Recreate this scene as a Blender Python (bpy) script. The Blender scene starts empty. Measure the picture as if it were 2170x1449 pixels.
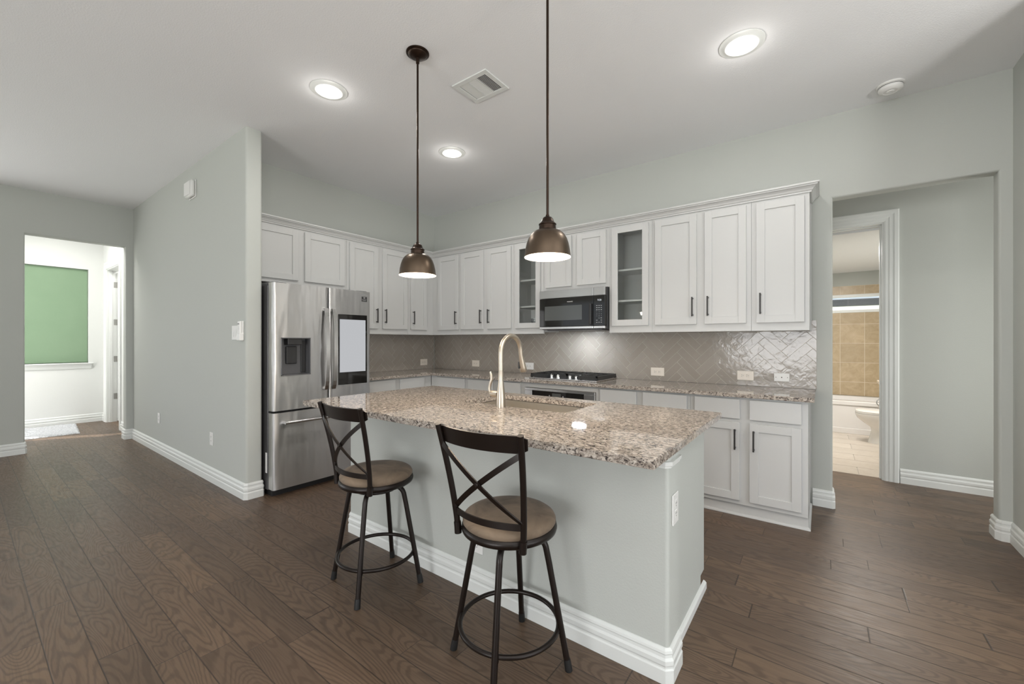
import bpy, bmesh, math, random
from math import sin, cos, pi, radians as R, sqrt, floor
from mathutils import Vector, Matrix, noise

random.seed(7)
S = bpy.context.scene
COL = S.collection
H = 3.05                                   # main ceiling height

# ---------------------------------------------------------------- camera
cam_d = bpy.data.cameras.new('camera')
cam_d.sensor_fit = 'HORIZONTAL'; cam_d.sensor_width = 36.0
cam_d.lens = 879.32 * 36.0 / 2170.0
cam_d.shift_y = -1.8 / 2170.0
cam_d.clip_start = 0.05; cam_d.clip_end = 200
cam = bpy.data.objects.new('camera', cam_d); COL.objects.link(cam)
cam.location = (4.408, -4.0642, 1.2952)
cam.rotation_euler = (R(90), 0, math.asin(0.59774))
S.camera = cam

# ---------------------------------------------------------------- view
S.view_settings.view_transform = 'Standard'
S.view_settings.look = 'None'
S.view_settings.gamma = 1.0
S.view_settings.use_curve_mapping = False
S.view_settings.exposure = 0.0

# ---------------------------------------------------------------- world, sun, daylight
W = bpy.data.worlds.new('sky'); S.world = W; W.use_nodes = True
wn = W.node_tree; bgn = wn.nodes['Background']
bgn.inputs['Color'].default_value = (0.80, 0.90, 1.0, 1); bgn.inputs['Strength'].default_value = 1.0

def light(name, kind, loc, energy, color=(1, 1, 1), rot=(0, 0, 0), **kw):
    d = bpy.data.lights.new(name, kind); d.energy = energy; d.color = color
    for k, v in kw.items(): setattr(d, k, v)
    o = bpy.data.objects.new(name, d); COL.objects.link(o)
    o.location = loc; o.rotation_euler = rot
    return o

sun_dir = Vector((0.55, 0.83, -0.90)).normalized()
sun = light('sun', 'SUN', (0, -20, 20), 8.0, (1.0, 0.95, 0.88), angle=R(0.6))
sun.rotation_euler = sun_dir.to_track_quat('-Z', 'Y').to_euler()
REAR_Y = -8.5
REAR_WIN = [(-2.4, -0.8), (2.45, 5.2)]     # x spans of the living-room windows behind the camera
LEFT_WIN = (-7.6, -4.4); RIGHT_WIN = (-7.0, -1.8); DRX = 8.6      # y spans of the side windows, also out of frame
SKY = (0.97, 0.99, 1.0); UP_FILL = (0.985, 0.99, 1.0)    # sky light, and added upward fill to brighten the ceiling
E_REAR, E_REAR_UP, E_LEFT, E_LEFT_UP, E_RIGHT, E_RIGHT_UP = 10, 245, 22, 56, 6, 155
for a, b in REAR_WIN:
    light('rear_sky', 'AREA', ((a + b) / 2, REAR_Y - 0.25, 1.5), E_REAR * (b - a) / 4.35 * (0.3 if a < 0 else 1.4), SKY, (R(90), 0, 0), shape='RECTANGLE', size=b - a, size_y=2.1)
    light('rear_up_fill', 'AREA', ((a + b) / 2, REAR_Y - 0.75, 1.1), E_REAR_UP * (b - a) / 4.35 * (0.3 if a < 0 else 1.4), UP_FILL, (R(135), 0, 0), shape='RECTANGLE', size=b - a, size_y=1.9)
light('left_sky', 'AREA', (-3.35, sum(LEFT_WIN) / 2, 1.4), E_LEFT, SKY, (R(90), 0, R(-90)), shape='RECTANGLE', size=3.2, size_y=2.1)
light('left_up_fill', 'AREA', (-3.45, sum(LEFT_WIN) / 2, 0.95), E_LEFT_UP, UP_FILL, (R(135), 0, R(-90)), shape='RECTANGLE', size=3.2, size_y=1.2)
light('right_sky', 'AREA', (DRX + 0.35, sum(RIGHT_WIN) / 2, 1.4), E_RIGHT, SKY, (R(90), 0, R(90)), shape='RECTANGLE', size=5.2, size_y=2.1)
light('right_up_fill', 'AREA', (DRX + 0.45, sum(RIGHT_WIN) / 2, 0.95), E_RIGHT_UP, UP_FILL, (R(135), 0, R(90)), shape='RECTANGLE', size=5.2, size_y=1.2)

# added fill lights without lamp bodies, unseen, aimed up to brighten the ceiling
light('rear_uplight_fill', 'AREA', (5.0, -5.0, 1.78), 48, (1.0, 0.985, 0.97), (R(180), 0, 0), shape='DISK', size=0.3)
light('dining_uplight_fill', 'AREA', (6.5, -2.6, 1.78), 52, (1.0, 0.985, 0.97), (R(180), 0, 0), shape='DISK', size=0.4)
# ================================================================= materials
MATS = {}
class G:
    """small node-graph helper"""
    def __init__(s, name):
        s.m = bpy.data.materials.new(name); s.m.use_nodes = True
        s.t = s.m.node_tree; s.t.nodes.clear()
        s.out = s.n('ShaderNodeOutputMaterial'); MATS[name] = s.m
    def n(s, kind, ins=None, **props):
        nd = s.t.nodes.new(kind)
        for k, v in props.items(): setattr(nd, k, v)
        for k, v in (ins or {}).items(): s.set(nd.inputs[k], v)
        return nd
    def set(s, sock, v):
        if hasattr(v, 'bl_idname') and hasattr(v, 'outputs'): v = v.outputs[0]
        if isinstance(v, bpy.types.NodeSocket): s.t.links.new(v, sock)
        elif sock.type == 'RGBA' and len(v) == 3: sock.default_value = (*v, 1)
        else: sock.default_value = v
    def math(s, op, a, b=0.0, c=None):
        nd = s.n('ShaderNodeMath', operation=op); s.set(nd.inputs[0], a); s.set(nd.inputs[1], b)
        if c is not None: s.set(nd.inputs[2], c)
        return nd.outputs[0]
    def mix(s, f, a, b, blend='MIX'):
        nd = s.n('ShaderNodeMix', data_type='RGBA', blend_type=blend)
        s.set(nd.inputs[0], f); s.set(nd.inputs[6], a); s.set(nd.inputs[7], b)
        return nd.outputs[2]
    def ramp(s, f, stops):
        nd = s.n('ShaderNodeValToRGB'); s.set(nd.inputs[0], f)
        el = nd.color_ramp.elements
        while len(el) < len(stops): el.new(0.5)
        for e, (p, c) in zip(el, stops):
            e.position = p; e.color = (c, c, c, 1) if not hasattr(c, '__len__') else (*c, 1)
        return nd.outputs[0]
    def coord(s, scale=(1, 1, 1), kind='Object', loc=(0, 0, 0)):
        tc = s.n('ShaderNodeTexCoord')
        return s.n('ShaderNodeMapping', {'Vector': tc.outputs[kind], 'Scale': scale, 'Location': loc}).outputs[0]
    def noise(s, vec, scale, detail=2.0, rough=0.5, dist=0.0):
        return s.n('ShaderNodeTexNoise', {'Vector': vec, 'Scale': scale, 'Detail': detail, 'Roughness': rough, 'Distortion': dist}).outputs[0]
    def bump(s, h, strength, dist=0.002, normal=None):
        d = {'Height': h, 'Strength': strength, 'Distance': dist}
        if normal is not None: d['Normal'] = normal
        return s.n('ShaderNodeBump', d).outputs[0]
    def bsdf(s, **ins):
        p = s.n('ShaderNodeBsdfPrincipled')
        for k, v in ins.items(): s.set(p.inputs[k.replace('_', ' ')], v)
        s.t.links.new(p.outputs[0], s.out.inputs[0]); return p

def simple(name, col, rough=0.5, metal=0.0, bump=None, spec=0.5, **kw):
    g = G(name)
    ins = dict(Base_Color=col, Roughness=rough, Metallic=metal, Specular_IOR_Level=spec)
    if bump:
        ins['Normal'] = g.bump(g.noise(g.coord(), bump[0], 3), bump[1], bump[2] if len(bump) > 2 else 0.002)
    ins.update(kw); g.bsdf(**ins); return g.m

wall_m = simple('wall_paint', (0.50, 0.515, 0.485), 0.75, bump=(140, 0.25, 0.003), spec=0.25)
ceil_m = simple('ceiling_paint', (0.85, 0.855, 0.865), 0.85, bump=(120, 0.3, 0.004), spec=0.2)
foyer_m = simple('foyer_paint', (0.72, 0.73, 0.71), 0.75, bump=(140, 0.2, 0.003), spec=0.25)
trim_m = simple('trim_white', (0.74, 0.755, 0.735), 0.35)
cab_m = simple('cabinet_white', (0.545, 0.547, 0.538), 0.38, bump=(90, 0.04, 0.001))
cabin_m = simple('cabinet_interior', (0.70, 0.70, 0.69), 0.55)
plastic_m = simple('white_plastic', (0.78, 0.775, 0.755), 0.35)
ivory_m = simple('ivory_plastic', (0.76, 0.70, 0.62), 0.35)
slot_m = simple('slot_dark', (0.03, 0.028, 0.026), 0.6)
black_m = simple('handle_black', (0.022, 0.02, 0.019), 0.4)
shade_m = simple('bronze_shade', (0.125, 0.092, 0.066), 0.36, 1.0, bump=(60, 0.05, 0.001))
bronze_m = simple('dark_bronze', (0.05, 0.034, 0.026), 0.36, 1.0, bump=(60, 0.05, 0.001))
stool_m = simple('stool_metal', (0.012, 0.007, 0.005), 0.36, 0.35, bump=(60, 0.05, 0.001))
liner_m = simple('shade_liner', (0.80, 0.77, 0.70), 0.5)
iron_m = simple('cast_iron', (0.018, 0.018, 0.018), 0.42, bump=(300, 0.15, 0.0006))
rubber_m = simple('rubber_black', (0.008, 0.008, 0.008), 0.5)
chrome_m = simple('chrome', (0.78, 0.78, 0.79), 0.12, 1.0)
bglass_m = simple('black_glass', (0.012, 0.011, 0.010), 0.06)
bglass2_m = simple('oven_window_glass', (0.085, 0.09, 0.088), 0.12)
porcelain_m = simple('porcelain', (0.80, 0.77, 0.73), 0.12)
tub_m = simple('tub_acrylic', (0.76, 0.73, 0.70), 0.2)
blackplastic_m = simple('black_plastic', (0.02, 0.02, 0.021), 0.45)
greyplastic_m = simple('grey_plastic', (0.10, 0.10, 0.105), 0.35)
hinge_m = simple('hinge_nickel', (0.42, 0.41, 0.39), 0.4, 0.9)
ventdark_m = simple('vent_dark', (0.10, 0.10, 0.10), 0.7)

def brushed(name, col, rough, stretch=(2, 2, 200), wav=0.0, aniso=0.0):
    g = G(name)
    n = g.noise(g.coord(stretch), 1.0, 3, 0.6)
    r = g.ramp(n, [(0.3, rough * 0.97), (0.7, rough * 1.03)])
    nb = g.bump(n, 0.02, 0.0001)
    if wav: nb = g.bump(g.noise(g.coord((1, 1, 0.22)), 7.0, 2.0, 0.4), 1.0, wav, nb)
    c = g.mix(n, [x * 0.97 for x in col], [min(1, x * 1.03) for x in col])
    p = g.bsdf(Base_Color=c, Metallic=1.0, Roughness=r, Normal=nb)
    if aniso:
        p.inputs['Anisotropic'].default_value = aniso; p.inputs['Anisotropic Rotation'].default_value = 0.25
        tg = g.n('ShaderNodeTangent', direction_type='RADIAL', axis='Z'); g.t.links.new(tg.outputs[0], p.inputs['Tangent'])
    return g.m
steel_m = brushed('stainless_steel', (0.60, 0.595, 0.59), 0.36, (120, 120, 1.2), 0.016, 0.85)
steel2_m = brushed('stainless_trim', (0.58, 0.57, 0.56), 0.22, (2, 2, 250))
sink_m = brushed('sink_steel', (0.62, 0.575, 0.51), 0.42, (250, 250, 3))
nickel_m = brushed('brushed_nickel', (0.52, 0.46, 0.385), 0.36, (150, 150, 8))

def make_glass():
    g = G('clear_glass')
    f = g.n('ShaderNodeFresnel', {'IOR': 1.45})
    a = g.n('ShaderNodeBsdfTransparent', {'Color': (0.96, 0.975, 0.97)})
    b = g.n('ShaderNodeBsdfGlossy', {'Roughness': 0.02, 'Color': (1, 1, 1)})
    m = g.n('ShaderNodeMixShader', {0: f, 1: a, 2: b})
    g.t.links.new(m.outputs[0], g.out.inputs[0]); return g.m
glass_m = make_glass()

def emit(name, col, strength):
    g = G(name); e = g.n('ShaderNodeEmission', {'Color': col, 'Strength': strength})
    g.t.links.new(e.outputs[0], g.out.inputs[0]); return g.m
lamp_m = emit('lamp_lens', (1.0, 0.975, 0.94), 9.0)
bulb_m = emit('bulb_glow', (1.0, 0.82, 0.60), 8.0)
screen_m = emit('screen_glow', (0.50, 0.51, 0.53), 1.0)
digit_m = emit('digit_glow', (0.85, 0.9, 0.95), 1.0)
print_m = simple('panel_print', (0.55, 0.55, 0.55), 0.5)
logo_m = simple('logo_grey', (0.45, 0.45, 0.45), 0.35, 0.6)

def make_floor():
    g = G('oak_plank_floor'); Wd = 0.125
    tc = g.n('ShaderNodeTexCoord'); sp = g.n('ShaderNodeSeparateXYZ', {0: tc.outputs['Object']})
    x, y = sp.outputs[0], sp.outputs[1]
    yr = g.math('DIVIDE', g.math('ADD', y, 0.593), Wd)
    row = g.math('FLOOR', yr); fy = g.math('FRACT', yr)
    rn = g.n('ShaderNodeTexWhiteNoise', {'W': row}, noise_dimensions='1D').outputs[0]
    xl = g.math('ADD', g.math('DIVIDE', x, 0.95), g.math('MULTIPLY', rn, 7.3))
    # uneven plank lengths: a second hash stretches the pattern a little
    xl = g.math('ADD', xl, g.math('MULTIPLY', g.math('SINE', g.math('ADD', g.math('MULTIPLY', xl, 2.1), g.math('MULTIPLY', rn, 40))), 0.22))
    pid = g.math('FLOOR', xl); fx = g.math('FRACT', xl)
    cv = g.n('ShaderNodeCombineXYZ', {0: row, 1: pid, 2: 3.7})
    hs = g.n('ShaderNodeTexWhiteNoise', {'Vector': cv.outputs[0]}, noise_dimensions='3D')
    h1 = hs.outputs[0]
    off = g.n('ShaderNodeVectorMath', {0: hs.outputs[1], 1: (37, 23, 11)}, operation='MULTIPLY').outputs[0]
    base = g.n('ShaderNodeVectorMath', {0: tc.outputs['Object'], 1: off}, operation='ADD').outputs[0]
    v1 = g.n('ShaderNodeMapping', {'Vector': base, 'Scale': (1.0, 5.2, 1.0)}).outputs[0]
    v2 = g.n('ShaderNodeMapping', {'Vector': base, 'Scale': (6.0, 160.0, 1.0)}).outputs[0]
    v3 = g.n('ShaderNodeMapping', {'Vector': base, 'Scale': (14.0, 60.0, 1.0)}).outputs[0]
    n1 = g.noise(v1, 1.15, 1.2, 0.4, 0.35)
    n2 = g.noise(v2, 1.0, 2.0); n3 = g.noise(v3, 1.0, 2.0)
    ph = g.math('ADD', g.math('MULTIPLY', n1, 175.0), g.math('MULTIPLY', n3, 3.2))
    rings = g.math('MULTIPLY_ADD', g.math('SINE', ph), 0.5, 0.5)
    lines = g.ramp(rings, [(0.45, 0.0), (0.95, 1.0)])
    pores = g.ramp(n2, [(0.45, 0.0), (0.72, 1.0)])
    tone = g.ramp(h1, [(0.0, (0.104, 0.069, 0.046)), (0.35, (0.126, 0.083, 0.055)), (0.7, (0.140, 0.092, 0.060)), (1.0, (0.163, 0.106, 0.066))])
    c = g.mix(g.math('MULTIPLY', lines, 0.48), tone, (0.048, 0.029, 0.018))
    c = g.mix(g.math('MULTIPLY', pores, 0.32), c, (0.052, 0.032, 0.020))
    ey = g.math('MULTIPLY', g.math('MINIMUM', fy, g.math('SUBTRACT', 1.0, fy)), Wd)
    ex = g.math('MULTIPLY', g.math('MINIMUM', fx, g.math('SUBTRACT', 1.0, fx)), 0.95)
    ed = g.math('MINIMUM', ey, ex)
    seam = g.ramp(g.math('MULTIPLY', ed, 140.0), [(0.12, 1.0), (0.42, 0.0)])
    c = g.mix(g.math('MULTIPLY', seam, 0.75), c, (0.012, 0.009, 0.007))
    hgt = g.math('SUBTRACT', g.math('MULTIPLY', lines, -0.25), g.math('MULTIPLY', seam, 2.0))
    nb = g.bump(hgt, 0.35, 0.0008)
    nb = g.bump(g.noise(base, 3.0, 1.0), 0.25, 0.004, nb)
    rr = g.ramp(n3, [(0.3, 0.36), (0.7, 0.46)])
    g.bsdf(Base_Color=c, Roughness=rr, Normal=nb, Specular_IOR_Level=0.45); return g.m
floor_m = make_floor()

def make_granite():
    g = G('granite')
    co = g.coord((0.80, 1.2, 1.2))
    dv = g.n('ShaderNodeTexNoise', {'Vector': co, 'Scale': 40.0, 'Detail': 2.0}).outputs[1]
    wv = g.n('ShaderNodeVectorMath', {0: co, 1: g.n('ShaderNodeVectorMath', {0: dv, 1: (0.03, 0.03, 0.03)}, operation='MULTIPLY').outputs[0]}, operation='ADD').outputs[0]
    a = g.noise(wv, 46, 5, 0.65); b = g.noise(wv, 62, 5, 0.68); d = g.noise(wv, 85, 4, 0.65); v = g.noise(wv, 50, 4, 0.6)
    c = g.ramp(a, [(0.30, (0.28, 0.235, 0.20)), (0.46, (0.45, 0.395, 0.34)), (0.62, (0.60, 0.54, 0.48)), (0.78, (0.42, 0.40, 0.385))])
    c = g.mix(g.ramp(b, [(0.50, 0.0), (0.60, 0.75)]), c, (0.20, 0.165, 0.14))
    vein = g.math('MULTIPLY', g.ramp(v, [(0.455, 0.0), (0.495, 1.0), (0.535, 0.0)]), g.ramp(b, [(0.42, 0.0), (0.52, 1.0)]))
    c = g.mix(g.math('MULTIPLY', vein, 0.92), c, (0.075, 0.058, 0.050))
    c = g.mix(g.ramp(d, [(0.545, 0.0), (0.605, 0.95)]), c, (0.030, 0.025, 0.026))
    c = g.mix(g.ramp(g.noise(co, 50, 2), [(0.72, 0.0), (0.77, 0.7)]), c, (0.12, 0.022, 0.020))
    g.bsdf(Base_Color=c, Roughness=0.045, Specular_IOR_Level=0.5); return g.m
granite_m = make_granite()

def make_splash():
    g = G('glazed_herringbone_tile')
    co = g.coord()
    n = g.noise(co, 22, 2.0, 0.5, 0.6); n2 = g.noise(co, 7, 1.0)
    geo = g.n('ShaderNodeNewGeometry')
    rnd = geo.outputs['Random Per Island']
    c = g.mix(rnd, (0.315, 0.283, 0.247), (0.345, 0.312, 0.275))
    nb = g.bump(n, 0.45, 0.003); nb = g.bump(n2, 0.25, 0.006, nb)
    g.bsdf(Base_Color=c, Roughness=0.13, Normal=nb, Specular_IOR_Level=0.42); return g.m
splash_m = make_splash()
grout_m = simple('grout', (0.52, 0.48, 0.43), 0.9)

def make_travertine(name, a, b, rough):
    g = G(name); co = g.coord()
    geo = g.n('ShaderNodeNewGeometry'); rnd = geo.outputs['Random Per Island']
    n = g.noise(co, 9, 5, 0.65, 1.2)
    c = g.mix(g.ramp(n, [(0.3, 0.0), (0.72, 1.0)]), a, b)
    c = g.mix(g.math('MULTIPLY', rnd, 0.25), c, [x * 0.72 for x in a])
    g.bsdf(Base_Color=c, Roughness=rough); return g.m
trav_m = make_travertine('travertine_tile', (0.38, 0.285, 0.165), (0.52, 0.405, 0.26), 0.3)
bfloor_m = make_travertine('bath_floor_tile', (0.52, 0.45, 0.37), (0.63, 0.56, 0.48), 0.28)

def make_seat():
    g = G('brown_microfibre'); co = g.coord()
    n = g.noise(co, 6, 4, 0.6, 0.8)
    c = g.ramp(n, [(0.3, (0.085, 0.060, 0.040)), (0.5, (0.17, 0.122, 0.082)), (0.75, (0.245, 0.18, 0.122))])
    nb = g.bump(g.noise(co, 400, 2), 0.15, 0.0006)
    g.bsdf(Base_Color=c, Roughness=0.8, Normal=nb, Sheen_Weight=0.08); return g.m
seat_m = make_seat()

def make_shade():
    g = G('green_roller_fabric'); co = g.coord()
    n = g.noise(co, 2.5, 2)
    c = g.mix(n, (0.215, 0.315, 0.205), (0.25, 0.35, 0.235))
    nb = g.bump(g.noise(g.coord((1, 300, 300)), 1.0, 1.0), 0.1, 0.0005)
    g.bsdf(Base_Color=c, Roughness=0.85, Normal=nb, Specular_IOR_Level=0.2); return g.m
green_m = make_shade()

def make_rug():
    g = G('grey_shag'); co = g.coord()
    n = g.noise(co, 60, 4, 0.7); c = g.ramp(n, [(0.3, (0.30, 0.31, 0.33)), (0.65, (0.68, 0.69, 0.71))])
    g.bsdf(Base_Color=c, Roughness=0.95, Normal=g.bump(n, 1.0, 0.01)); return g.m
rug_m = make_rug()
roof_m = simple('roof_shingle', (0.05, 0.052, 0.06), 0.9, bump=(30, 0.5, 0.02))
house_m = simple('painted_brick', (0.75, 0.72, 0.70), 0.8, bump=(20, 0.4, 0.01))
marble_m = simple('vanity_top', (0.62, 0.54, 0.43), 0.2)
door_m = simple('door_white', (0.74, 0.75, 0.735), 0.4)

# ================================================================= mesh helpers
def BM(): return bmesh.new()

def box(bm, a, b, bev=0.0, seg=1):
    x0, y0, z0 = [min(p, q) for p, q in zip(a, b)]; x1, y1, z1 = [max(p, q) for p, q in zip(a, b)]
    vs = [bm.verts.new(p) for p in ((x0, y0, z0), (x1, y0, z0), (x1, y1, z0), (x0, y1, z0), (x0, y0, z1), (x1, y0, z1), (x1, y1, z1), (x0, y1, z1))]
    fs = [bm.faces.new([vs[i] for i in q]) for q in ((0, 3, 2, 1), (4, 5, 6, 7), (0, 1, 5, 4), (1, 2, 6, 5), (2, 3, 7, 6), (3, 0, 4, 7))]
    if bev:
        es = list({e for f in fs for e in f.edges})
        bmesh.ops.bevel(bm, geom=es, offset=bev, segments=seg, profile=0.5, affect='EDGES')
    return vs

def prism(bm, poly, axis, a, b):
    """extrude a 2D polygon along an axis ('x','y','z') from a to b; poly coordinates are the two other axes in order"""
    def P(p, t):
        return {'x': (t, p[0], p[1]), 'y': (p[0], t, p[1]), 'z': (p[0], p[1], t)}[axis]
    v0 = [bm.verts.new(P(p, a)) for p in poly]; v1 = [bm.verts.new(P(p, b)) for p in poly]
    f0 = bm.faces.new(v0); f1 = bm.faces.new(v1[::-1]); n = len(poly)
    sides = [bm.faces.new((v0[i], v1[i], v1[(i + 1) % n], v0[(i + 1) % n])) for i in range(n)]
    bmesh.ops.recalc_face_normals(bm, faces=[f0, f1] + sides)
    return v0, v1

def lathe(bm, prof, c=(0, 0, 0), seg=32, axis='z', cap=True, start=0.0, sx=1.0, sy=1.0):
    """prof = [(r, h)...] turned around an axis through c"""
    rings = []
    for r, h in prof:
        ring = []
        for i in range(seg):
            t = 2 * pi * i / seg + start
            u, v = r * cos(t) * sx, r * sin(t) * sy
            p = {'z': (u, v, h), 'y': (u, h, v), 'x': (h, u, v)}[axis]
            ring.append(bm.verts.new((c[0] + p[0], c[1] + p[1], c[2] + p[2])))
        rings.append(ring)
    fs = []
    for A, B in zip(rings, rings[1:]):
        for i in range(seg):
            fs.append(bm.faces.new((A[i], A[(i + 1) % seg], B[(i + 1) % seg], B[i])))
    if cap:
        for ring in (rings[0], rings[-1]): fs.append(bm.faces.new(ring))
    bmesh.ops.recalc_face_normals(bm, faces=fs)
    return rings

def tube(bm, pts, r, seg=12, closed=False, cap=True):
    pts = [Vector(p) for p in pts]; n = len(pts); rr = r if hasattr(r, '__len__') else [r] * n
    tang = []
    for i in range(n):
        if closed: t = pts[(i + 1) % n] - pts[i - 1]
        else: t = pts[min(i + 1, n - 1)] - pts[max(i - 1, 0)]
        tang.append(t.normalized())
    up = Vector((0, 0, 1)) if abs(tang[0].z) < 0.9 else Vector((1, 0, 0))
    nrm = (up - tang[0] * up.dot(tang[0])).normalized()
    rings = []
    for i in range(n):
        nrm = (nrm - tang[i] * nrm.dot(tang[i])).normalized(); bi = tang[i].cross(nrm)
        rings.append([bm.verts.new(pts[i] + (nrm * cos(2 * pi * k / seg) + bi * sin(2 * pi * k / seg)) * rr[i]) for k in range(seg)])
    fs = []; pairs = list(zip(rings, rings[1:])) + ([(rings[-1], rings[0])] if closed else [])
    for A, B in pairs:
        for k in range(seg): fs.append(bm.faces.new((A[k], A[(k + 1) % seg], B[(k + 1) % seg], B[k])))
    if cap and not closed:
        fs.append(bm.faces.new(rings[0])); fs.append(bm.faces.new(rings[-1]))
    bmesh.ops.recalc_face_normals(bm, faces=fs)

def ribbon(bm, pts, wvecs, width, thick):
    pts = [Vector(p) for p in pts]; n = len(pts); rings = []
    for i in range(n):
        t = (pts[min(i + 1, n - 1)] - pts[max(i - 1, 0)]).normalized()
        w = Vector(wvecs[i]) if hasattr(wvecs[0], '__len__') else Vector(wvecs)
        w = (w - t * w.dot(t)).normalized(); nn = t.cross(w)
        a, b = w * (width[i] if hasattr(width, '__len__') else width) / 2, nn * thick / 2
        rings.append([bm.verts.new(p) for p in (pts[i] + a + b, pts[i] - a + b, pts[i] - a - b, pts[i] + a - b)])
    fs = []
    for A, B in zip(rings, rings[1:]):
        for k in range(4): fs.append(bm.faces.new((A[k], A[(k + 1) % 4], B[(k + 1) % 4], B[k])))
    fs.append(bm.faces.new(rings[0])); fs.append(bm.faces.new(rings[-1]))
    bmesh.ops.recalc_face_normals(bm, faces=fs)

def sweep(bm, path, prof, side=1, cap=True):
    """sweep a profile [(n, z)] along a plan path [(x, y)] with mitred corners; n is measured to the left (side=1) or right (-1)"""
    n = len(path); rings = []
    P = [Vector(p) for p in path]
    for i in range(n):
        d0 = (P[i] - P[i - 1]).normalized() if i else None
        d1 = (P[i + 1] - P[i]).normalized() if i < n - 1 else None
        if d0 is None: m = Vector((-d1.y, d1.x))
        elif d1 is None: m = Vector((-d0.y, d0.x))
        else:
            n0 = Vector((-d0.y, d0.x)); n1 = Vector((-d1.y, d1.x))
            m = (n0 + n1); m = m / (1 + n0.dot(n1))
        m = m * side
        rings.append([bm.verts.new((P[i].x + m.x * q[0], P[i].y + m.y * q[0], q[1])) for q in prof])
    fs = []; k = len(prof)
    for A, B in zip(rings, rings[1:]):
        for j in range(k): fs.append(bm.faces.new((A[j], A[(j + 1) % k], B[(j + 1) % k], B[j])))
    if cap: fs.append(bm.faces.new(rings[0])); fs.append(bm.faces.new(rings[-1]))
    bmesh.ops.recalc_face_normals(bm, faces=fs)

def loft(bm, secs, seg=32, cap=True, power=2.0):
    """secs = [(cx, cy, z, rx, ry)] stacked super-ellipses"""
    rings = []
    for cx, cy, z, rx, ry in secs:
        ring = []
        for i in range(seg):
            t = 2 * pi * i / seg; c_, s_ = cos(t), sin(t)
            ring.append(bm.verts.new((cx + rx * math.copysign(abs(c_) ** (2 / power), c_), cy + ry * math.copysign(abs(s_) ** (2 / power), s_), z)))
        rings.append(ring)
    fs = []
    for A, B in zip(rings, rings[1:]):
        for i in range(seg): fs.append(bm.faces.new((A[i], A[(i + 1) % seg], B[(i + 1) % seg], B[i])))
    if cap: fs.append(bm.faces.new(rings[0])); fs.append(bm.faces.new(rings[-1]))
    bmesh.ops.recalc_face_normals(bm, faces=fs)

def root_of(o):
    while o.parent: o = o.parent
    return o

def obj(name, bm, mat, parent=None, smooth=False, local=False, label=None):
    """link a bmesh as ONE object. World coordinates unless local; a child is stored relative to its thing's base."""
    if parent is not None and not local:
        bmesh.ops.translate(bm, verts=bm.verts, vec=-root_of(parent).location)
    me = bpy.data.meshes.new(name); bm.to_mesh(me); bm.free()
    for m in (mat if isinstance(mat, (list, tuple)) else [mat]): me.materials.append(m)
    if smooth:
        me.polygons.foreach_set('use_smooth', [True] * len(me.polygons))
        try: me.set_sharp_from_angle(angle=R(40))
        except Exception: pass
    o = bpy.data.objects.new(name, me); COL.objects.link(o)
    if parent is not None: o.parent = parent
    if label: o['label'] = label
    return o

def thing(name, label, cat, loc=(0, 0, 0), group=None):
    o = bpy.data.objects.new(name, None); COL.objects.link(o); o.location = loc
    o.empty_display_size = 0.05
    return tag(o, label, cat, group)

def tag(o, label, cat, group=None):
    o['label'] = label; o['category'] = cat
    if group: o['group'] = group
    return o

def struct(name, bm, mat, smooth=False):
    o = obj(name, bm, mat, None, smooth); o['kind'] = 'structure'; return o

def text(name, body, size, mat, parent, M, extrude=0.0004):
    """flat lettering as a mesh, placed by the world matrix M"""
    cu = bpy.data.curves.new(name, 'FONT'); cu.body = body; cu.size = size; cu.extrude = extrude
    cu.align_x = 'CENTER'; cu.align_y = 'CENTER'; cu.resolution_u = 3
    tmp = bpy.data.objects.new(name, cu); COL.objects.link(tmp)
    dg = bpy.context.evaluated_depsgraph_get()
    me = bpy.data.meshes.new_from_object(tmp.evaluated_get(dg))
    bpy.data.objects.remove(tmp)
    bm = bmesh.new(); bm.from_mesh(me); bpy.data.meshes.remove(me)
    bmesh.ops.transform(bm, matrix=M, verts=bm.verts)
    return obj(name, bm, mat, parent)

def face_mat(loc, right, up):
    r = Vector(right).normalized(); u = Vector(up).normalized(); n = r.cross(u)
    return Matrix(((r.x, u.x, n.x, loc[0]), (r.y, u.y, n.y, loc[1]), (r.z, u.z, n.z, loc[2]), (0, 0, 0, 1)))

# ================================================================= room shell
bm = BM(); box(bm, (-5.2, REAR_Y - 0.2, -0.1), (DRX + 0.1, 1.17, 0)); struct('floor', bm, floor_m)
bm = BM(); box(bm, (-4.3, REAR_Y - 0.2, H), (DRX + 0.1, 0.12, H + 0.1)); box(bm, (-5.3, -4.33, H), (-4.3, 0.12, H + 0.1)); box(bm, (-5.3, REAR_Y - 0.2, H), (-4.3, -5.4, H + 0.1)); struct('ceiling', bm, ceil_m)  # unseen cover past the foyer shaped to block sun, with a gap for it

def bevel_front(bm, test, off=0.018, seg=4):
    es = [e for e in bm.edges if test((e.verts[0].co + e.verts[1].co) / 2, (e.verts[0].co - e.verts[1].co))]
    if es: bmesh.ops.bevel(bm, geom=es, offset=off, segments=seg, profile=0.5, affect='EDGES')

HX0, HX1, HT = 4.478, 5.335, 2.405         # hall opening in the back wall
bm = BM()
prism(bm, [(-0.12, 0), (HX0, 0), (HX0, HT), (HX1, HT), (HX1, 0), (5.55, 0), (5.55, H), (-0.12, H)], 'y', 0.0, 0.12)
bevel_front(bm, lambda c, d: abs(d.y) < 1e-4 and HX0 - 0.001 <= c.x <= HX1 + 0.001 and c.z < HT + 0.001 and c.z > 0.001, 0.018)
struct('wall_back', bm, wall_m, True)
bm = BM(); box(bm, (-0.12, -2.53, 0), (0, 0, H)); struct('wall_left', bm, wall_m)
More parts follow.
